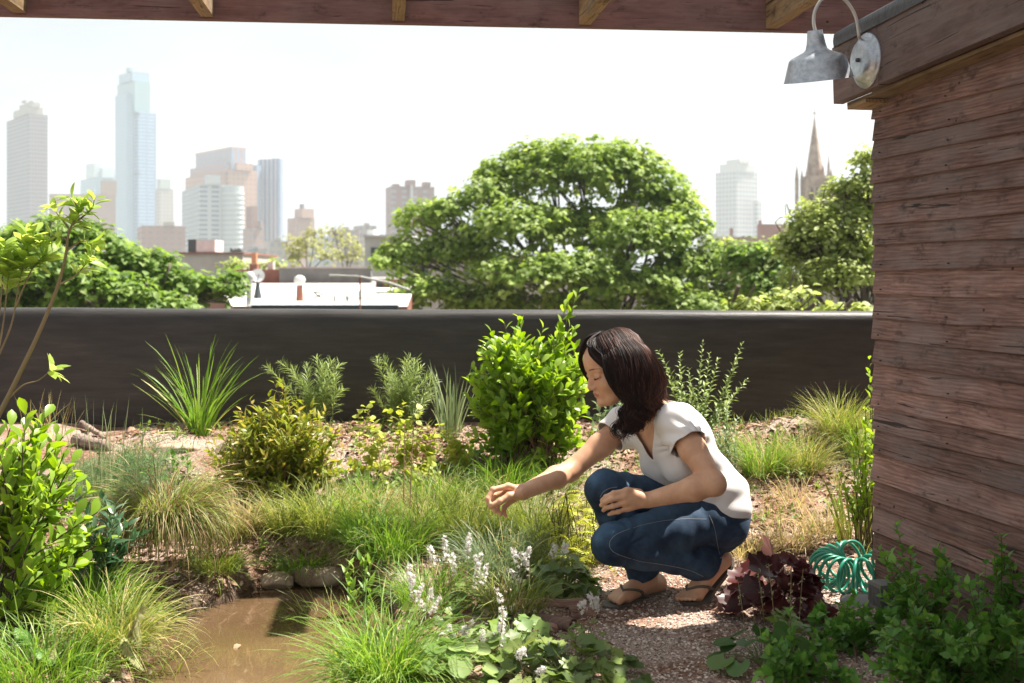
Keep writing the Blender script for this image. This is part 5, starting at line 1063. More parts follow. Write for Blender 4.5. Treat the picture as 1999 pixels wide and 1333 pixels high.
shade_bush('low dark bush at the bottom below the purple leaves', ((1500, 1280), (1530, 1265), (1560, 1290), (1590, 1300), (1520, 1310), (1480, 1320), (1620, 1310), (1650, 1320), (1690, 1320), (1555, 1330), (1450, 1335)), 3.25, 244)
mound('round scalloped leaves at the bottom between gravel and dark bush', 1490, 1300, 20, RND, .085, .14, .09, leafmat('scallop_leaf', (.05, .12, .03), (.10, .2, .05), .35, .4, (.18, .28, .08)), 245, 'leafy_plant', 'ground plant', Y=3.38)
mound('leafy clump with rusty edges between purple leaves and dark bush', 1530, 1260, 16, LOB5, .075, .09, .10, HEUG, 246, Y=3.55)
# ---- stones, logs, bark
def rock(label, c, size, seed, m, name='rock', cat='rock', grp=None):
    r = np.random.default_rng(seed); import bmesh
    bm = bmesh.new(); bmesh.ops.create_icosphere(bm, subdivisions=4, radius=1); me_v = np.array([v.co[:] for v in bm.verts]); fs = np.array([[v.index for v in f.verts] for f in bm.faces]); bm.free()
    d = me_v/np.linalg.norm(me_v, axis=1)[:, None]; rad = np.ones(len(d))
    for k in range(9): n_ = r.normal(size=3); n_ /= np.linalg.norm(n_); h = r.uniform(.62, .9); rad = np.minimum(rad, h/np.maximum(d@n_, .01)*1.0+(d@n_ < .3)*9)
    rad = np.clip(rad, .3, 1.0)+.03*np.sin(d[:, 0]*13+seed)*np.sin(d[:, 1]*11)+.02*np.sin(d[:, 2]*29+d[:, 0]*17)
    g = MB(); g.add(d*rad[:, None]*np.array(size)+c, fs); return tag(g.build(name, m, loc=c), label, cat, grp)
M_ROCK = stained('sandy_rock', (.22, .15, .11), (.46, .36, .28), 9)
NTR = NT(M_ROCK); NTR.bump(NTR.noise(NTR.pos(), 45, 5, .7), .7, .01)
c = on(P(618, 0, 4.60)[0], 4.60); c[2] = -.055; rock('flat sandy rock at the back edge of the pond', c, (.115, .06, .05), 1, M_ROCK)
c = on(P(540, 0, 4.58)[0], 4.58); c[2] = -.065; rock('smaller flat rock left of the sandy one', c, (.08, .05, .04), 2, M_ROCK)
c = G(600, 870); rock('pale stone half buried behind the olive bush', c, (.14, .09, .05), 3, M_ROCK)
c = G(340, 878); rock('flat pale stone on the slope left of the blade grass', c, (.13, .08, .035), 4, M_ROCK)
if 0: rock('broad low sandy boulder against the wall at right', c+[0, .03, -.02], (.30, .16, .10), 5, M_ROCK)
if 0: rock('flat sunlit stone on the bank behind the woman', c+[0, 0, -.02], (.16, .11, .04), 6, M_ROCK)
c = G(1680, 1175); rock('grey stone beneath the coiled hose', c+[0, 0, -.005], (.07, .05, .03), 7, M_STUC)
LOGM = woodmat('driftwood', (.12, .08, .06), (.30, .22, .17), (.50, .42, .35), .85, .3); BARKM = woodmat('curled_bark', (.10, .055, .04), (.28, .16, .12), (.50, .34, .26), .85, .1)
def log(label, a, b_, r1, r2, m, seed, name='log', cat='log'):
    r = np.random.default_rng(seed); n = 24; L_ = np.linalg.norm(b_-a); pts = np.array([a+(b_-a)*t+r.normal(0, .003, 3) for t in np.linspace(0, 1, n)]); g = MB(); g.tube(pts, np.linspace(r1, r2, n)*(1+.12*r.normal(size=n)), 14)
    return tag(g.build(name, m, loc=a), label, cat)
log('weathered driftwood log on the slope behind the left bush', G(150, 868)+[0, 0, .02], G(215, 880)+[0, 0, .02], .035, .022, LOGM, 1)
log('forked driftwood branch lying on the log at left', G(160, 838)+[0, 0, .03], G(205, 868)+[0, 0, .03], .016, .008, LOGM, 2)
log('piece of old timber in the mulch below the blade grass', G(430, 882)+[0, 0, .02], G(520, 905)+[0, 0, .015], .028, .02, LOGM, 3)
def bark(label, px, py, L_, rad, az, seed, Y=None):
    r = np.random.default_rng(seed); b = G(px, py) if Y is None else on(P(px, 0, Y)[0], Y); D = np.array([cos(az), sin(az), 0]); N = np.array([-sin(az), cos(az), 0]); n, m_ = 18, 12; V = []
    for s_ in (1., .80):
        for i in range(n):
            t = i/(n-1)-.5; w = 1+.15*float(vnoise(t*6, seed, 1)); a0, a1 = .15*pi+.2*float(vnoise(t*9, seed, 1, 3)), 1.12*pi+.3*float(vnoise(t*7, seed, 1, 5))
            for j in range(m_):
                a = a0+(a1-a0)*j/(m_-1); V.append(b+D*(t*L_*(1+.08*sin(j*2.3)))+N*cos(a)*rad*w*s_+np.array([0, 0, 1])*(sin(a)*rad*w*s_*.8+.004))
    F_ = [(i*m_+j, i*m_+j+1, (i+1)*m_+j+1, (i+1)*m_+j) for i in range(n-1) for j in range(m_-1)]; K = n*m_; F2 = [tuple(K+q for q in f[::-1]) for f in F_]
    ed = [(i*m_, (i+1)*m_, K+(i+1)*m_, K+i*m_) for i in range(n-1)]+[(i*m_+m_-1, K+i*m_+m_-1, K+(i+1)*m_+m_-1, (i+1)*m_+m_-1) for i in range(n-1)]+[(j, K+j, K+j+1, j+1) for j in range(m_-1)]+[(K-m_+j, K-m_+j+1, 2*K-m_+j+1, 2*K-m_+j) for j in range(m_-1)]
    g = MB(); U = [(q[0], q[1], q[2]) for q in V]; g.add(V, F_+F2+ed, 0, r.random(), U); return tag(g.build('bark_piece', BARKM, loc=b), label, 'bark', 'curled bark pieces on the path edge')
bark('long curled strip of reddish bark in front of the veined mound', 1080, 1215, .22, .022, .05, 1, 3.93); bark('dark hollow piece of bark right of the long strip', 1135, 1232, .09, .034, .3, 2, 3.86); bark('broken bark piece lying in front of the strip', 1085, 1252, .12, .03, -.5, 3, 3.78)
bark('short curled bark at the gravel edge', 1060, 1275, .10, .024, .9, 4, 3.7)
# stray grass over the bed
r = np.random.default_rng(300); g = MB(); n = 1300
for i in range(n):
    x = r.uniform(-1.8, 1.9); y = r.uniform(3.3, 6.3)
    if gz(x, y) < -.05 or (x > .02 and y < 4.5) or r.random() > .7+vnoise(x, y, 1.6, 15)*1.4: continue
    blades(g, on(x, y), 8, r.uniform(.04, .13), .0024, .02, (.35, .3), .9, r, 4)
tag(g.build('stray_grass', SEDGE), 'stray grass blades scattered thinly over the bed', 'grass', kind='stuff')

r = np.random.default_rng(310)
for i, (px, py, lab) in enumerate(((505, 1158, 'pale fallen leaf floating at the far side of the pond'), (560, 1190, 'dry leaf floating in the middle of the pond'), (470, 1260, 'small brown leaf afloat near the left shore'))):
    Yp = (CAMZ+.085)*FPX/(py-HOR); c = P(px, py, Yp); g = MB(); a = r.uniform(0, 6.28); g.inst(LT[0], LT[1], frames(np.array([[cos(a), sin(a), .0]]), None, .1)*.035, c[None]+[[0, 0, .003]], .9); tag(g.build('leaf', leafmat('dry_leaf', (0, 0, 0), (0, 0, 0)), loc=c), lab, 'leaf')

r = np.random.default_rng(320); g = MB()
for i in range(900):
    x = r.uniform(-1.8, 1.7); y = r.uniform(3.4, 6.2)
    if gz(x, y) < -.04 or (x > .0 and y < 4.7) or r.random() > .55+vnoise(x, y, 1.9, 21)*1.8: continue
    b = on(x, y); e = b+np.array([r.normal(0, .02), r.normal(0, .02), r.uniform(.02, .07)]); on_stem(g, arc3(b, (b+e)/2, e, 5), OVAL if i % 2 else LANC, r.uniform(.014, .03), 7, .2, r, 1.1, .4)
tag(g.build('ground_cover', leafmat('cover_leaf', (.09, .17, .03), (.20, .31, .06), .38, .45, (.33, .42, .14))), 'small leafy sprigs scattered thinly between the plants', 'ground cover', kind='stuff')
# ================================================================ the crouching woman
class Field:
    """signed distance field on a grid; shapes blend smoothly; meshed as one surface"""
    def __init__(s, lo, hi, h):
        s.lo = np.array(lo, float); s.h = h; s.n = np.ceil((np.array(hi)-s.lo)/h).astype(int)+1
        s.F = np.full(s.n, .06, np.float32)
    def _box(s, lo, hi):
        a = np.maximum(np.floor((lo-s.lo)/s.h).astype(int), 0); b = np.minimum(np.ceil((hi-s.lo)/s.h).astype(int)+1, s.n)
        if (b <= a).any(): return None
        ax = [s.lo[i]+s.h*np.arange(a[i], b[i]) for i in range(3)]
        return (slice(a[0], b[0]), slice(a[1], b[1]), slice(a[2], b[2])), ax[0][:, None, None], ax[1][None, :, None], ax[2][None, None, :]
    def _comb(s, sl, d, k, sub):
        f = s.F[sl]
        if sub:
            d = -d; h = np.clip(.5-.5*(d-f)/k, 0, 1); h = np.clip(.5+.5*(d-f)/k, 0, 1); s.F[sl] = f*(1-h)+d*h+k*h*(1-h)
        else:
            h = np.clip(.5+.5*(d-f)/k, 0, 1); s.F[sl] = d*(1-h)+f*h-k*h*(1-h)
    def cone(s, a, b, r1, r2, k=.012, sub=False):
        a = np.asarray(a, float); b = np.asarray(b, float); m = max(r1, r2)+k+.012
        q = s._box(np.minimum(a, b)-m, np.maximum(a, b)+m)
        if q is None: return
        sl, X, Y, Z = q; ba = b-a; L2 = max(ba@ba, 1e-9)
        t = np.clip(((X-a[0])*ba[0]+(Y-a[1])*ba[1]+(Z-a[2])*ba[2])/L2, 0, 1)
        d = np.sqrt((X-a[0]-t*ba[0])**2+(Y-a[1]-t*ba[1])**2+(Z-a[2]-t*ba[2])**2)-(r1+(r2-r1)*t)
        s._comb(sl, d.astype(np.float32), k, sub)
    def chain(s, pts, rad, k=.012):
        for i in range(len(pts)-1): s.cone(pts[i], pts[i+1], rad[i], rad[i+1], k)
    def ell(s, c, A, r, k=.012, sub=False):
        """ellipsoid; rows of A = its axes"""
        c = np.asarray(c, float); A = np.asarray(A, float); r = np.asarray(r, float); m = r.max()+k+.012
        q = s._box(c-m, c+m)
        if q is None: return
        sl, X, Y, Z = q; x, y, z = X-c[0], Y-c[1], Z-c[2]
        u = [(x*A[i][0]+y*A[i][1]+z*A[i][2]) for i in range(3)]
        k0 = np.sqrt(sum((u[i]/r[i])**2 for i in range(3))); k1 = np.sqrt(sum((u[i]/r[i]**2)**2 for i in range(3)))+1e-9
        s._comb(sl, (k0*(k0-1)/k1).astype(np.float32), k, sub)
    def mesh(s):
        F = s.F; I = F < 0; n = s.n; acc = np.zeros((*[q-1 for q in n], 3), np.float32); cnt = np.zeros([q-1 for q in n], np.float32); quads = []
        for ax in range(3):
            sa = [slice(None)]*3; sb = [slice(None)]*3; sa[ax] = slice(0, -1); sb[ax] = slice(1, None)
            X = I[tuple(sa)] != I[tuple(sb)]; idx = np.argwhere(X); f0 = F[tuple(sa)][X]; f1 = F[tuple(sb)][X]
            o1, o2 = (ax+1) % 3, (ax+2) % 3
            ok = (idx[:, o1] > 0) & (idx[:, o2] > 0) & (idx[:, o1] < n[o1]-1) & (idx[:, o2] < n[o2]-1); idx = idx[ok]; f0 = f0[ok]; f1 = f1[ok]
            p = idx.astype(np.float32); p[:, ax] += f0/(f0-f1); cells = []
            for (d1, d2) in ((1, 1), (0, 1), (0, 0), (1, 0)):
                c = idx.copy(); c[:, o1] -= d1; c[:, o2] -= d2; cells.append(c)
                np.add.at(acc, tuple(c.T), p); np.add.at(cnt, tuple(c.T), 1)
            q = np.stack([np.ravel_multi_index(tuple(c.T), cnt.shape) for c in cells], 1)
            q[f0 > 0] = q[f0 > 0][:, ::-1]; quads.append(q)
        used = np.flatnonzero(cnt.ravel() > 0); mp = np.full(cnt.size, -1); mp[used] = np.arange(len(used))
        V = (acc.reshape(-1, 3)[used]/cnt.ravel()[used][:, None])*s.h+s.lo
        return V.astype(float), mp[np.concatenate(quads)]
def relax(V, Fq, it=2, w=.5):
    e = np.concatenate([Fq[:, [0, 1]], Fq[:, [1, 2]], Fq[:, [2, 3]], Fq[:, [3, 0]]]); e = np.concatenate([e, e[:, ::-1]])
    c = np.bincount(e[:, 0], minlength=len(V))[:, None].clip(1)
    for i in range(it):
        for ww in (w, -w*.96):
            m = np.stack([np.bincount(e[:, 0], V[e[:, 1], k], minlength=len(V)) for k in range(3)], 1)/c; V = V+(m-V)*ww
    return V
def nrm(v): v = np.asarray(v, float); return v/np.linalg.norm(v)
# --- joints, from the photograph
LS = P(1320, 826, 3.95); RS = P(1216, 832, 4.20); NB = P(1272, 802, 4.09)
LE = P(1394, 944, 3.79); LW = P(1266, 976, 3.84)
RE = P(1112, 920, 4.10); RW = P(1022, 960, 3.93)
LH = P(1392, 1012, 4.08); RH = P(1340, 992, 4.22)
LK = P(1196, 1062, 3.86); LA = P(1390, 1104, 4.06)
RK = P(1182, 956, 3.98); RA = P(1264, 1130, 4.10)
PEL = (LH+RH)/2+[.010, .0, .03]; WST = P(1366, 940, 4.14); CHS = P(1322, 868, 4.09)
lat = nrm([.59, -.81, 0]); 
def tframe(a, b, l):
    u = nrm(b-a); f = nrm(np.cross(l, u)); l2 = np.cross(u, f); return np.stack([f, l2, u])
TC = tframe(WST, NB, lat)      # chest: forward, left, up
TP = tframe(PEL, WST, lat)
# --- head frame
hf = nrm([-.90, -.33, -.29]); hu = nrm([-.28, -.08, .955]); hu = nrm(hu-hf*(hu@hf)); hl = np.cross(hu, hf); HA = np.stack([hf, hl, hu])
TIP = P(1150, 757, 3.985); HO = TIP-.101*hf+.037*hu
def Hd(f, l, u): return HO+hf*f+hl*l+hu*u
def torso(s, off=0., k=.035, sleeves=False):
    s.ell(CHS+TC[2]*-.0, TC, (.095+off, .128+off, .155+off), k)
    s.cone(CHS+TC[1]*.07+TC[2]*.05, LS+TC[2]*.0, .066+off, .052+off, .03); s.cone(CHS-TC[1]*.07+TC[2]*.05, RS, .066+off, .050+off, .03)
    s.ell(WST+[0, 0, .0]-TC[0]*.005, TC, (.084+off, .112+off, .11+off), .05)
    s.ell(PEL+[.01, 0, .02], TP, (.108+off, .150+off, .11+off), .05)
    for sd in (1, -1): s.ell(CHS+TC[0]*.070+TC[1]*.058*sd-TC[2]*.035, TC, (.050+off, .052+off, .052+off), .03)
    s.cone(NB-TC[2]*.03, NB+TC[2]*.01, .058+off*.5, .05+off*.5, .03)
# ---------------- body
bd = Field((-.12, 3.74, -.02), (.86, 4.38, .96), .0028)
torso(bd, -.004)
bd.chain([NB-TC[2]*.01+TC[0]*.005, Hd(-.03, 0, -.055)], [.050, .046], .025)
# head
bd.ell(Hd(-.012, 0, .036), HA, (.094, .073, .080), .012); bd.ell(Hd(.026, 0, -.035), HA, (.060, .058, .078), .02)
bd.ell(Hd(.045, 0, .035), HA, (.045, .056, .05), .02)
for sd in (1, -1):
    bd.cone(Hd(-.005, .052*sd, -.045), Hd(.052, .020*sd, -.096), .018, .016, .02)
    bd.ell(Hd(.048, .034*sd, -.036), HA, (.030, .026, .030), .015)
    bd.cone(Hd(.077, .014*sd, .017), Hd(.066, .044*sd, .016), .0085, .008, .012)
    bd.ell(Hd(.096, .031*sd, -.002), HA, (.013, .015, .010), .010, sub=True)
    bd.ell(Hd(.0715, .031*sd, -.0045), HA, (.0125, .0145, .0115), .003)
    bd.ell(Hd(-.012, .073*sd, -.010), HA, (.016, .008, .028), .004)
    bd.cone(Hd(.090, .0115*sd, -.041), Hd(.086, .012*sd, -.039), .0072, .007, .005)
bd.cone(Hd(.080, 0, .004), Hd(.0965, 0, -.034), .0068, .0092, .008); bd.cone(Hd(.084, 0, -.042), Hd(.097, 0, -.040), .007, .007, .006)
bd.ell(Hd(.070, 0, -.066), HA, (.016, .026, .020), .01)
bd.ell(Hd(.0835, 0, -.0615), HA, (.0068, .019, .0050), .003); bd.ell(Hd(.0815, 0, -.0715), HA, (.0072, .017, .0055), .003)
bd.ell(Hd(.072, 0, -.096), HA, (.016, .020, .015), .012)
# arms
def limb(s, a, b, c, r, k=.015):
    m1 = a+(b-a)*.45; m2 = b+(c-b)*.3
    s.chain([a, m1, b], [r[0], r[1], r[2]], k); s.chain([b, m2, c], [r[2], r[3], r[4]], k)
limb(bd, LS, LE, LW, (.044, .042, .034, .037, .0245), .02); limb(bd, RS, RE, RW, (.042, .039, .032, .035, .0235), .02)
bd.cone(LE+nrm(LE-LS)*.006, LE+nrm(LE-LS)*.01, .030, .026, .015)
# right hand, reaching: index and thumb pinched
def finger(s, pts, r0, r1, k=.0035):
    n = len(pts); rr = np.linspace(r0, r1, n)
    for i in range(n-1):
        s.cone(pts[i], pts[i+1], rr[i], rr[i+1], k if i else .008)
    for i in range(1, n-1): s.cone(pts[i], pts[i]+.0001, rr[i]*1.06, rr[i]*1.06, .003)
RF = {'i': [(992, 949, 3.905), (962, 956, 3.885), (952, 974, 3.870), (957, 989, 3.862)], 'm': [(990, 957, 3.925), (964, 968, 3.905), (960, 985, 3.89), (967, 998, 3.882)],
      'r': [(994, 967, 3.94), (972, 982, 3.925), (970, 995, 3.91), (977, 1004, 3.90)], 'p': [(1001, 975, 3.95), (985, 990, 3.935), (983, 1000, 3.925), (987, 1007, 3.915)]}
for q, r_ in (('i', .0098), ('m', .0098), ('r', .0092), ('p', .0084)):
    pts = [P(*a) for a in RF[q]]; bd.cone(RW+(pts[0]-RW)*.1, pts[0], .0165, .0105, .012); finger(bd, pts, r_, r_*.78)
tp = [P(1016, 964, 3.90), P(994, 968, 3.880), P(976, 979, 3.866), P(962, 986, 3.860)]; bd.cone(RW, tp[0], .018, .015, .012); finger(bd, tp, .0135, .0088)
bd.cone(RW, P(1003, 962, 3.925), .021, .017, .012)
# left hand, hanging in front of the knees
LF = {'i': [(1224, 958, 3.815), (1198, 963, 3.812), (1183, 970, 3.826), (1175, 977, 3.838)], 'm': [(1219, 969, 3.812), (1193, 975, 3.808), (1181, 980, 3.822), (1174, 986, 3.834)],
      'r': [(1220, 981, 3.815), (1197, 988, 3.812), (1184, 991, 3.824), (1178, 996, 3.834)], 'p': [(1226, 992, 3.822), (1207, 999, 3.818), (1196, 1001, 3.826), (1189, 1004, 3.834)]}
for q, r_ in (('i', .0090), ('m', .0092), ('r', .0086), ('p', .0076)):
    pts = [P(*a) for a in LF[q]]; bd.cone(LW+(pts[0]-LW)*.05, pts[0], .018, .0112, .010); finger(bd, pts, r_, r_*.78)
tp = [P(1248, 962, 3.85), P(1226, 958, 3.862), P(1205, 966, 3.868), P(1192, 974, 3.868)]; finger(bd, tp, .013, .008)
# legs under the jeans, feet
def legs(s, off, kk=.03):
    for H_, K_, A_, e in ((LH, LK, LA, 1.), (RH, RK, RA, 1.)):
        m1 = H_+(K_-H_)*.45; m2 = K_+(A_-K_)*.28
        s.chain([H_, m1, K_], [.080+off, .065+off, .051+off], kk); s.chain([K_, m2, A_], [.051+off, .047+off, .034+off], kk)
legs(bd, -.008)
def foot(s, A_, heel, ball, toe, med, flat):
    d = nrm(toe-heel); 
    s.cone(A_, heel, .034, .026, .02); s.cone(heel, heel+d*.02, .025, .024, .015)
    s.cone(A_+d*.01, ball-med*.008, .030, .019, .02); s.cone(A_+d*.01, ball+med*.018, .030, .019, .02)
    s.cone(heel, ball-med*.014, .023, .016, .02); s.cone(heel, ball+med*.014, .022, .017, .02)
    td = nrm(toe-ball)
    for i, (o, L_, r_) in enumerate(((.028, .052, .0115), (.011, .052, .0082), (-.002, .046, .0078), (-.014, .039, .0074), (-.026, .031, .0072))):
        b0 = ball+med*o*.9+nrm(td)*.0; e = ball+med*o*1.02+td*L_; s.cone(b0, (b0+e)/2+[0, 0, .004], .014, r_, .008); s.cone((b0+e)/2+[0, 0, .004], e, r_, r_*.92, .003)
RHe = np.array([.492, 4.165, .032]); RBa = np.array([.358, 4.015, .028]); RTo = np.array([.305, 3.955, .020])
RME = nrm([.66, -.75, 0.])*1.0
RME = nrm(np.cross(nrm(RTo-RHe), [0, 0, 1.])*1.); RME = RME if RME[1] < 0 else -RME
foot(bd, RA, RHe, RBa, RTo, RME, True)
LHe = P(1410, 1092, 4.10); LBa = P(1356, 1160, 4.03); LTo = P(1328, 1174, 3.985)
LME = nrm(np.cross(nrm(LTo-LHe), [0, 0, 1.])); LME = LME if LME[1] > 0 else -LME
foot(bd, LA, LHe, LBa, LTo, LME, False)
V, Fq = bd.mesh(); V = relax(V, Fq, 1, .45)
def loc(V): d = V-HO; return d@hf, d@hl, d@hu
# skin colour zones: the lips, brows and lashes have their own pigment
f_, l_, u_ = loc(V)
zone = np.zeros(len(V))
lip = (f_ > .072) & (((l_/.0195)**2+((u_+.0665)/.0092)**2) < 1); zone[lip] = 1
for sd in (1, -1):
    x = (l_*sd-.013)/.036; yb = .0165+.0045*np.sin(np.clip(x, 0, 1)*pi*.75)
    zone[(f_ > 9) & (x > 0) & (x < 1) & (np.abs(u_-yb) < .0036*(1.2-x))] = 2
    x = (l_*sd-.0175)/.028; yl = -.0085-.0035*np.sin(np.clip(x, 0, 1)*pi); zone[(f_ > 9) & (x > 0) & (x < 1.1) & (np.abs(u_-yl) < .0028)] = 2
m = mat('skin', (.50, .27, .17), .50, 0, .4); q = NT(m)
n1 = q.noise(q.obj(), 22, 4); c = q.ramp(n1, [(.35, (.54, .29, .175)), (.65, (.64, .37, .235))]); z_ = q.attr('tone')
c = q.mix(q.math('SUBTRACT', 1, q.math('MULTIPLY', q.math('ABSOLUTE', q.math('SUBTRACT', z_, 1)), 1.6), clamp=True), c, (.43, .17, .13))
c = q.mix(q.math('SUBTRACT', z_, 1.0, clamp=True), c, (.035, .018, .012)); q.base(c)
q.b.inputs['Subsurface Weight'].default_value = .10; q.b.inputs['Subsurface Radius'].default_value = (.02, .008, .004); q.b.inputs['Subsurface Scale'].default_value = .5
M_SKIN = m
base_p = np.array([.55, 4.08, 0.])
pers = thing('person', base_p, 'woman crouching on gravel in white V-neck T-shirt, dark jeans and sandals, reaching to the grass', 'person')
g = MB(); g.add(V, Fq, 0, zone); g.build('body', M_SKIN, pers)
def skin_out(p, d, gap=.0004, far=.06):
    """slide a point along d until it lies just on the skin"""
    p = np.array(p, float)-np.asarray(d)*.0
    for _ in range(int(far/.0007)):
        i = np.clip((p-bd.lo)/bd.h, 0, np.array(bd.n)-2.001); a = i.astype(int); f = i-a; v = 0.
        for x in (0, 1):
            for y in (0, 1):
                for z in (0, 1): v += bd.F[a[0]+x, a[1]+y, a[2]+z]*(f[0] if x else 1-f[0])*(f[1] if y else 1-f[1])*(f[2] if z else 1-f[2])
        if v > gap: break
        p = p+np.asarray(d)*.0007
    return p
M_BROW = mat('brow_hair', (.03, .016, .012), .8)
rb_ = np.random.default_rng(8)
for sd in (1, -1):
    g = MB()
    for q_ in range(46):
        x = rb_.random(); l0 = (.013+.036*x)*sd; u0 = .0175+.0050*sin(min(x*1.05, 1)*pi*.72)+rb_.normal(0, .0010)*(1.2-x)
        a = skin_out(Hd(.05, l0, u0), hf); b_ = skin_out(Hd(.05, l0+.0055*sd, u0+.0012-.0022*x), hf); g.tube([a, (a+b_)/2+hf*.0004, b_], [.00045, .0004, .0002], 4, caps=False)
    g.build('eyebrow', M_BROW, pers)
    g = MB(); pts = [skin_out(Hd(.05, (.0175+.028*x)*sd, -.0082-.0036*sin(x*pi)), hf, .0006) for x in np.linspace(0, 1, 14)]; g.tube(pts, np.concatenate([np.linspace(.0005, .0010, 10), np.linspace(.0010, .0004, 4)]), 5)
    for x in np.linspace(.15, 1, 16): a = skin_out(Hd(.05, (.0175+.028*x)*sd, -.0082-.0036*sin(x*pi)), hf); g.tube([a, a+hf*.004+hu*-.0022, a+hf*.0065+hu*-.0020+hl*.002*sd*x], [.0004, .0003, .0001], 4, caps=False)
    g.build('eyelash', M_BROW, pers)
# ---------------- T-shirt
UD = nrm(LE-LS); UDr = nrm(RE-RS)
sh = Field((.26, 3.80, .10), (.90, 4.40, .82), .0036)
torso(sh, .010, .045); sh.chain([LS, LS+UD*.13], [.059, .060], .03); sh.chain([RS, RS+UDr*.10], [.055, .055], .03)
hem0 = P(1425, 1010, 4.12); sh.ell(PEL+[.006, 0, .010], TP, (.116, .156, .12), .05)
V, Fq = sh.mesh(); V = relax(V, Fq, 2, .5)
# folds of the cloth
d = V-CHS; a_, b_, c_ = d@TC[0], d@TC[1], d@TC[2]
Nn = np.zeros_like(V); e1 = V[Fq[:, 1]]-V[Fq[:, 0]]; e2 = V[Fq[:, 3]]-V[Fq[:, 0]]; fn = np.cross(e1, e2)
for k_ in range(4): np.add.at(Nn, Fq[:, k_], fn)
Nn /= np.linalg.norm(Nn, axis=1)[:, None]+1e-12
arm_pit = LS+UD*.06-TC[2]*.02; dp = np.linalg.norm(V-arm_pit, axis=1)
rad_ = np.arctan2(c_-(arm_pit-CHS)@TC[2], a_-(arm_pit-CHS)@TC[0])
fold = .0035*np.sin(rad_*11)*np.exp(-((dp-.06)/.05)**2)
fold += .0038*np.sin(c_*95+a_*30+2.5*np.sin(b_*18))*np.exp(-((c_+.13)/.07)**2)*sm((a_+.02)/.06)
fold += .0030*np.sin(c_*60-a_*45)*np.exp(-((c_+.2)/.08)**2)
fold += .002*np.sin((V@np.array([.3, .2, 1.]))*55+3*np.sin(V[:, 0]*22))
V = V+Nn*fold[:, None]*1.35
def keepfaces(V, Fq, k):
    """cut the cloth and even out the raw edge"""
    F2 = Fq[k[Fq].all(1)]; used = np.unique(F2); mp = np.full(len(V), -1); mp[used] = np.arange(len(used)); V = V[used].copy(); F2 = mp[F2]
    e = np.concatenate([F2[:, [0, 1]], F2[:, [1, 2]], F2[:, [2, 3]], F2[:, [3, 0]]]); key = np.sort(e, 1); kk = key[:, 0].astype(np.int64)*len(V)+key[:, 1]
    u, cnt = np.unique(kk, return_counts=True); b = u[cnt == 1]; be = np.stack([b//len(V), b % len(V)], 1); bb = np.concatenate([be, be[:, ::-1]])
    c = np.bincount(bb[:, 0], minlength=len(V)); on_ = c > 0
    e2 = np.concatenate([e, e[:, ::-1]]); c2 = np.bincount(e2[:, 0], minlength=len(V)).clip(1)[:, None]
    near = on_.copy()
    for _ in range(4): nn_ = near.copy(); nn_[e2[:, 0][near[e2[:, 1]]]] = True; near = nn_
    near &= ~on_
    for it in range(26):
        m = np.stack([np.bincount(bb[:, 0], V[bb[:, 1], q], minlength=len(V)) for q in range(3)], 1)/c.clip(1)[:, None]; V[on_] += (m-V)[on_]*.5
        if it % 3 == 0:
            m = np.stack([np.bincount(e2[:, 0], V[e2[:, 1], q], minlength=len(V)) for q in range(3)], 1)/c2; V[near] += (m-V)[near]*.5
    return V, F2, used
d = V-CHS; a_, b_, c_ = d@TC[0], d@TC[1], d@TC[2]
neck = (c_ > .128+.02*(b_/.1)**2-.0*a_) & (np.abs(b_) < .088)
vneck = (a_ > .0) & (c_ > .020+1.75*np.abs(b_+.004)) & (np.abs(b_) < .08)
sl = ((V-LS)@UD > .090) & (np.linalg.norm(np.cross(V-LS, UD), axis=1) < .085) & ((V-CHS)@TC[1] > .10)
sr = ((V-RS)@UDr > .062) & (np.linalg.norm(np.cross(V-RS, UDr), axis=1) < .085) & ((V-CHS)@TC[1] < -.10)
# hem: the shirt ends low on the back, higher over the lap
hemd = (V-PEL)@nrm([.62, 0, -1.]); hem = hemd > .108
V, Fq, us = keepfaces(V, Fq, ~(neck | vneck | sl | sr | hem))
m = mat('white_cotton', (.78, .75, .74), .85, 0, .2); q = NT(m); q.bump(q.noise(q.obj(), 420, 2), .12, .002)
q.b.inputs['Sheen Weight'].default_value = .2
g = MB(); g.add(V, Fq, 0); o = g.build('t_shirt', m, pers)
md = o.modifiers.new('thick', 'SOLIDIFY'); md.thickness = .0026; md.offset = 1
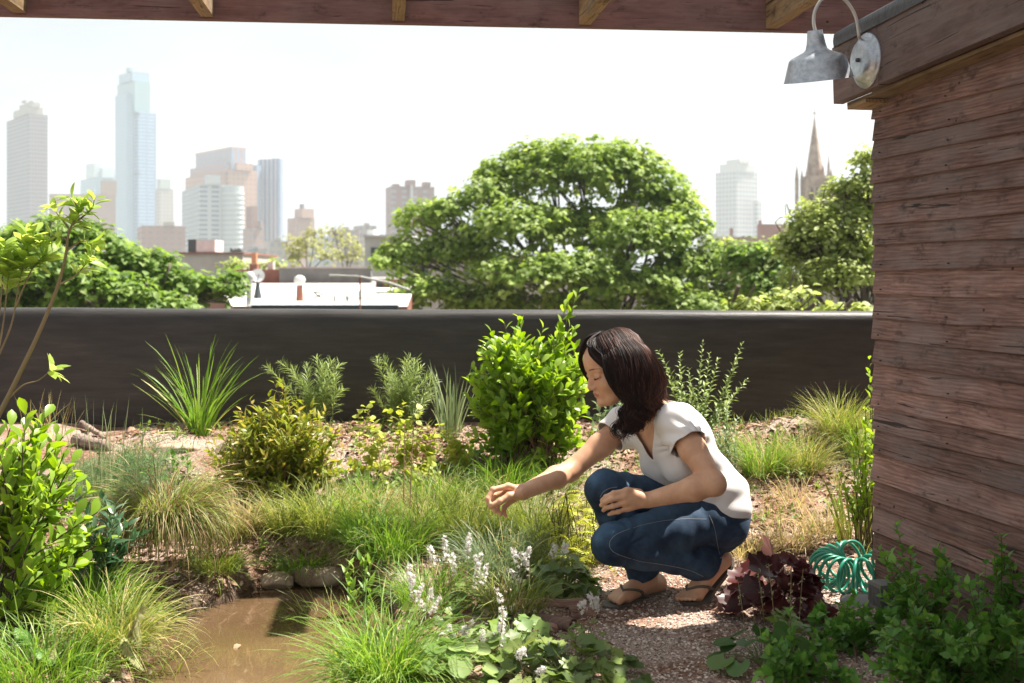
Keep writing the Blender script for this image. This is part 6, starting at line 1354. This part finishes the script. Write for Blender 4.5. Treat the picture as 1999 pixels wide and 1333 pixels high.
# ---------------- jeans
jn = Field((.18, 3.74, .0), (.92, 4.42, .52), .0034)
legs(jn, .009, .022)
jn.chain([LA-nrm(LA-LK)*.09, LA+nrm(LA-LK)*.03], [.052, .056], .02); jn.chain([RA-nrm(RA-RK)*.09, RA+nrm(RA-RK)*.03], [.050, .055], .02)
jn.ell(PEL+[.005, 0, -.005], TP, (.108, .150, .10), .04); jn.cone(LH+[.03, .0, -.02], LH+[.05, .05, -.0], .085, .08, .03)
V, Fq = jn.mesh(); V = relax(V, Fq, 2, .5)
Nn = np.zeros_like(V); fn = np.cross(V[Fq[:, 1]]-V[Fq[:, 0]], V[Fq[:, 3]]-V[Fq[:, 0]])
for k_ in range(4): np.add.at(Nn, Fq[:, k_], fn)
Nn /= np.linalg.norm(Nn, axis=1)[:, None]+1e-12
fold = np.zeros(len(V))
for H_, K_, A_ in ((LH, LK, LA), (RH, RK, RA)):
    th = nrm(K_-H_); sn = nrm(A_-K_); bis = nrm(sn-th); dk = V-K_; ds = np.linalg.norm(dk, axis=1)
    ang = np.arctan2(dk@nrm(th+sn), dk@bis)
    fold += .0042*np.sin(ang*13+ds*25)*np.exp(-((ds-.085)/.05)**2)*sm((dk@bis)/.05)
    t = (V-K_)@sn; fold += .0030*np.sin(t*75+ang*2)*sm((t-.2)/.1)*(np.linalg.norm(np.cross(V-K_, sn), axis=1) < .09)
    t = (V-H_)@th; fold += .0035*np.sin(t*52+ang*3)*np.exp(-((t-.05)/.07)**2)*(np.linalg.norm(np.cross(V-H_, th), axis=1) < .12)
fold += .0012*np.sin(V[:, 0]*70+V[:, 2]*40+3*np.sin(V[:, 1]*30)); V = V+Nn*fold[:, None]
cutL = ((V-LA)@nrm(nrm(LA-LK)+[0, 0, -.35]) > -.012) & (np.linalg.norm(V-LA, axis=1) < .14) & (V[:, 2] < .165)
cutR = ((V-RA)@nrm(RA-RK) > -.028) & (np.linalg.norm(V-RA, axis=1) < .10)
V, Fq, us = keepfaces(V, Fq, ~(cutL | cutR))
m = mat('dark_denim', (.02, .035, .07), .8, 0, .25); q = NT(m)
n1 = q.noise(q.obj(), 9, 4); n2 = q.noise(q.mapv(q.obj(), (1, 1, 1)), 260, 3, .7); n3 = q.noise(q.obj(), 40, 4)
c = q.ramp(q.math('ADD', q.math('MULTIPLY', n1, .7), q.math('MULTIPLY', n3, .3)), [(.38, (.016, .030, .060)), (.62, (.048, .090, .155))]); f_ = q.attr('tone')
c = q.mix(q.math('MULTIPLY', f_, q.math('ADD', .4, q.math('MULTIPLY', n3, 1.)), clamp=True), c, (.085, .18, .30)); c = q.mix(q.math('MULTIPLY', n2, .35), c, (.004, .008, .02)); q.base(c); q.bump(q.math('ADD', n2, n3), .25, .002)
# wear: lighter over the knees and along the top of the thighs
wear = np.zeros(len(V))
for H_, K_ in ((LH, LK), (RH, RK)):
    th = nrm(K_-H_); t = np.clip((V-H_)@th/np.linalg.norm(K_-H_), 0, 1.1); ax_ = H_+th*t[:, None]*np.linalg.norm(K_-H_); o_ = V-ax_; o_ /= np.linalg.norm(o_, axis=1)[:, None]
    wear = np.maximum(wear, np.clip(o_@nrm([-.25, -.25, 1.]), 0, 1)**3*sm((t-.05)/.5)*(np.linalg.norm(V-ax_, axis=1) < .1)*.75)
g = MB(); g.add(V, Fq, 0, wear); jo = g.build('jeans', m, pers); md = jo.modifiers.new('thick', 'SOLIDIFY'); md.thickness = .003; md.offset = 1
# seams laid on the cloth
from mathutils.bvhtree import BVHTree
bv = BVHTree.FromPolygons([Vector(v) for v in V.tolist()], Fq.tolist()); CAMV = Vector((0, 0, CAMZ))
def lay(pl, n=60, off=.0034):
    c = smooth_curve([np.array([x, y, 0.]) for x, y in pl], n); out = []
    for x, y, _ in c:
        d = Vector(P(x, y, 1.).tolist())-CAMV; h = bv.ray_cast(CAMV, d.normalized())
        if h[0] is not None: out.append(np.array(h[0])+np.array(h[1])*(off if h[1].dot(d) < 0 else -off))
    return np.array(out)
ms = mat('seam_thread', (.30, .30, .31), .8)
for pl, rr in (([(1378, 1014), (1330, 1014), (1280, 1020), (1230, 1033), (1200, 1046), (1190, 1062), (1200, 1078), (1240, 1092), (1300, 1102), (1345, 1112), (1372, 1124)], .0007), ([(1172, 970), (1178, 960), (1188, 954), (1196, 952), (1204, 951)], .0008), ([(1405, 1090), (1440, 1068), (1452, 1050)], .0009), ([(1384, 1006), (1394, 1030), (1400, 1058), (1404, 1082)], .0006)):
    pp = lay(pl)
    if len(pp) > 8:
        dd = np.linalg.norm(np.diff(pp, axis=0), axis=1); cut = np.flatnonzero(dd > .03); st_ = 0
        for ce in list(cut+1)+[len(pp)]:
            if ce-st_ > 5: g = MB(); g.tube(pp[st_:ce], rr, 5, tone=.5); g.build('seam', ms, jo)
            st_ = ce
# ---------------- sandals
M_SAND2 = mat('sandal_rubber', (.10, .085, .07), .7)
def sandal(heel, ball, toe, med, up, nm='sandal'):
    d = nrm(toe-heel); L_ = np.linalg.norm(toe-heel)+.040; outl = []
    for s_, wl, wm in ((0, .016, .016), (.08, .026, .026), (.25, .029, .027), (.45, .030, .026), (.65, .038, .034), (.8, .040, .040), (.92, .030, .038), (1., .010, .016)): outl.append((s_, wl, wm))
    o0 = heel-d*.03; n = len(outl)
    # the sole bends at the ball of the foot
    ub = nrm(toe-ball); sb = np.linalg.norm(ball-heel)+.03
    def mid(s_):
        x = s_*L_; h = ball-up*.0; return (o0+d*0+nrm(ball-heel)*x) if x < sb else (o0+nrm(ball-heel)*sb+ub*(x-sb))
    top = []; bot = []
    fine = np.linspace(0, 1, 26); wl = np.interp(fine, [q[0] for q in outl], [q[1] for q in outl]); wm = np.interp(fine, [q[0] for q in outl], [q[2] for q in outl])
    V = []
    for s_, a, b_ in zip(fine, wl, wm):
        c = mid(s_)-up*.024
        if c[2] < .013: c = c*[1, 1, 0]+[0, 0, .013]
        for (q_, z) in ((-a, 0), (b_, 0), (b_, -.011), (-a, -.011)): V.append(c+med*q_+up*z)
    k = len(fine); Fs = [(i*4+j, i*4+(j+1) % 4, (i+1)*4+(j+1) % 4, (i+1)*4+j) for i in range(k-1) for j in range(4)]+[(0, 1, 2, 3), (4*k-1, 4*k-2, 4*k-3, 4*k-4)]
    g = MB(); g.add(V, Fs, smooth=False); so = g.build(nm, M_SAND2, pers)
    post = skin_out(ball+ub*.012+med*.015, up, .002); g = MB()
    for sd, w_ in ((1, .036), (-1, .038)):
        e = heel+nrm(ball-heel)*.105+med*w_*sd*.95-up*.016; m_ = (post+e)/2+up*.03+med*sd*.020; lf = nrm(up+med*sd*.7)
        c = np.array([skin_out(p_, lf, .0018) for p_ in arc3(post, m_-up*.03, e, 16)]); g.tube(c, np.linspace(.0034, .0056, 16), 8)
    g.tube([post, post-up*.03], .0028, 6); g.build('strap', M_SAND2, so)
sandal(RHe, RBa, RTo, RME, np.array([0, 0, 1.]))
upL = nrm(np.cross(nrm(LTo-LHe), LME)); upL = upL if upL[2] > 0 else -upL
sandal(LHe, LBa, LTo, LME, upL)
# ---------------- hair
hr = Field((.20, 3.82, .55), (.62, 4.20, .99), .0032)
hr.ell(Hd(-.018, 0, .038), HA, (.099, .081, .083), .01); hr.ell(Hd(-.055, 0, -.02), HA, (.062, .074, .080), .02)
hr.chain([Hd(-.03, .055, .02), Hd(-.035, .06, -.07), Hd(-.045, .05, -.12)], [.035, .034, .026], .02); hr.chain([Hd(-.03, -.055, .02), Hd(-.045, -.055, -.07), Hd(-.055, -.04, -.10)], [.034, .03, .022], .02)
hr.chain([P(1245, 770, 3.96), P(1232, 800, 3.94), P(1222, 830, 3.93)], [.030, .024, .012], .02)
# the face stays free
hr.ell(Hd(.088, 0, -.035), HA, (.060, .070, .118), .012, sub=True)
V, Fq = hr.mesh(); V = relax(V, Fq, 2, .5)
f_, l_, u_ = loc(V)
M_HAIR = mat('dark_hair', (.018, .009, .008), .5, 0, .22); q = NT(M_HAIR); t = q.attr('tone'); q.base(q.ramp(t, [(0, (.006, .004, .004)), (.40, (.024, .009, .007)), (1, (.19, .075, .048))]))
u3 = V@np.array([1, .4, .3]); V = V
g = MB(); g.add(V, Fq, 0, .15); ho = g.build('hair', mat('hair_base', (.008, .005, .005), .95, 0, .05), pers)
rh = np.random.default_rng(55)
def W(px, py, Y): return P(px, py, Y)
guides = [[W(1168, 668, 3.99), W(1172, 690, 3.945), W(1180, 716, 3.925), W(1190, 742, 3.92), W(1206, 765, 3.92), W(1222, 782, 3.92), W(1214, 806, 3.92), W(1206, 828, 3.915), W(1216, 856, 3.91)],
          [W(1178, 660, 4.0), W(1190, 690, 3.935), W(1200, 722, 3.915), W(1206, 750, 3.91), W(1220, 775, 3.91), W(1230, 798, 3.91), W(1222, 820, 3.91), W(1212, 838, 3.905), W(1218, 862, 3.90)],
          [W(1190, 652, 4.0), W(1212, 682, 3.925), W(1224, 715, 3.90), W(1228, 748, 3.90), W(1236, 776, 3.90), W(1240, 802, 3.90), W(1230, 824, 3.90), W(1238, 838, 3.90), W(1252, 836, 3.90)],
          [W(1204, 648, 4.01), W(1238, 678, 3.925), W(1252, 715, 3.905), W(1254, 748, 3.905), W(1256, 772, 3.90), W(1252, 796, 3.90), W(1246, 815, 3.90), W(1250, 830, 3.90), W(1240, 845, 3.90)],
          [W(1214, 647, 4.02), W(1256, 676, 3.95), W(1274, 712, 3.93), W(1280, 742, 3.93), W(1276, 764, 3.925), W(1266, 784, 3.92), W(1262, 800, 3.91), W(1256, 812, 3.91), W(1260, 826, 3.91)],
          [W(1222, 648, 4.04), W(1268, 680, 3.99), W(1288, 716, 3.985), W(1296, 742, 3.98), W(1294, 762, 3.96), W(1284, 778, 3.95), W(1282, 794, 3.935), W(1272, 806, 3.92), W(1276, 820, 3.915)],
          [W(1222, 648, 4.07), W(1270, 680, 4.06), W(1292, 712, 4.06), W(1303, 742, 4.06), W(1304, 758, 4.05), W(1303, 768, 4.03), W(1296, 776, 4.01), W(1300, 786, 3.99), W(1292, 796, 3.97)]]
guides = [smooth_curve(q_, 34) for q_ in guides]; g = MB()
for i_, gd in enumerate(guides): gd[:, 0] -= .013*(i_/6)
for i in range(1300):
    x = rh.uniform(0, len(guides)-1.001); j = int(x); u = x-j; t = np.linspace(0, 1, 34); c = guides[j]*(1-u)+guides[j+1]*u
    ph = rh.uniform(0, 6.28); cl = np.round(x*2.6)/2.6*9; amp = .0015+.019*sm((t-.35)/.5)
    off = np.stack([np.cos(t*17+cl)*amp+rh.normal(0, .0045), rh.normal(0, .005)+np.sin(t*17+cl)*amp*.8, np.sin(t*13+cl)*amp*.3+rh.normal(0, .004)], 1)
    off += np.stack([np.cos(t*30+ph), np.sin(t*26+ph), 0*t], 1)*rh.uniform(.0005, .0028)
    lk = np.round(x*5)/5; c = c+np.stack([np.cos(lk*31+t*9)*.0055*sm(t*1.5), np.sin(lk*23+t*7)*.005*sm(t*1.5), np.cos(lk*17+t*11)*.003*sm(t*1.5)], 1)
    fin = .0008+.0*t; dn = rh.uniform(0, .010)
    c = c+off*(.25+.75*sm(t*2.5))[:, None]; L_ = int(34*rh.uniform(.82, 1))
    # keep the strand outside the skull
    dd = c-Hd(-.020, 0, .040); lo3 = np.stack([dd@hf, dd@hl, dd@hu], 1)/np.array([.098, .080, .083]); rr_ = np.linalg.norm(lo3, axis=1); push = np.where((rr_ < 1) & (t < .75), 1/np.maximum(rr_, .3), 1.)
    c = Hd(-.020, 0, .040)+dd*push[:, None]
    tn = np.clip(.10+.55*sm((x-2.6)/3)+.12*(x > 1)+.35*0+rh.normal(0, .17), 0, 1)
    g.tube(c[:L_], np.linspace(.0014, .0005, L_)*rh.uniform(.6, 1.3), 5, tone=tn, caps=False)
# loose curls and flyaway hairs
for i in range(300):
    x = rh.uniform(1.2, len(guides)-1.001) if i % 3 else rh.uniform(0, 6); j = int(x); u = x-j; t = np.linspace(0, 1, 34); c = guides[j]*(1-u)+guides[j+1]*u
    k0 = rh.integers(0, 12); ph = rh.uniform(0, 6.28, 3); am = rh.uniform(.004, .014); fq = rh.uniform(6, 19)
    c = c+np.stack([np.cos(t*fq+ph[0]), np.sin(t*fq+ph[1]), np.cos(t*fq*.7+ph[2])], 1)*(am*sm(t*1.6))[:, None]+rh.normal(0, .005, 3)*t[:, None]
    dd = c-Hd(-.018, 0, .038); lo3 = np.stack([dd@hf, dd@hl, dd@hu], 1)/np.array([.104, .086, .088]); rr_ = np.linalg.norm(lo3, axis=1); c = Hd(-.018, 0, .038)+dd*np.where((rr_ < 1) & (t < .7), 1/np.maximum(rr_, .3), 1.)[:, None]
    c = c[k0:]; g.tube(c, np.linspace(.0009, .0003, len(c)), 4, tone=np.clip(rh.uniform(.2, 1.), 0, 1), caps=False)
# strands of the far side and the fringe over the brow
for i in range(240):
    u = rh.random(); a = Hd(.062-.05*u, -.01-.02*u, .116+.0*u); b_ = Hd(.086-.004*u, -.045-.01*u, .050); e = Hd(.064, -.066, -.01-.03*u); c = smooth_curve([Hd(.0, -.005, .119), a, b_, e], 14)+rh.normal(0, .0022, 3); g.tube(c, np.linspace(.002, .0007, 14), 5, tone=rh.uniform(0, .3), caps=False)
for i in range(420):
    u = rh.random(); c = smooth_curve([Hd(.0+.05*u, -.008, .121-.012*u), Hd(.050+.030*u*rh.random(), .012+.02*u, .112-.012*u), Hd(.082-.020*u, .040+.012*u, .076), Hd(.060-.03*u, .068, .02)], 14)+rh.normal(0, .0022, 3); g.tube(c, np.linspace(.002, .0007, 14), 5, tone=rh.uniform(0, .3), caps=False)
g.build('hair_lock', M_HAIR, ho)
# the wispy grass stem held between finger and thumb
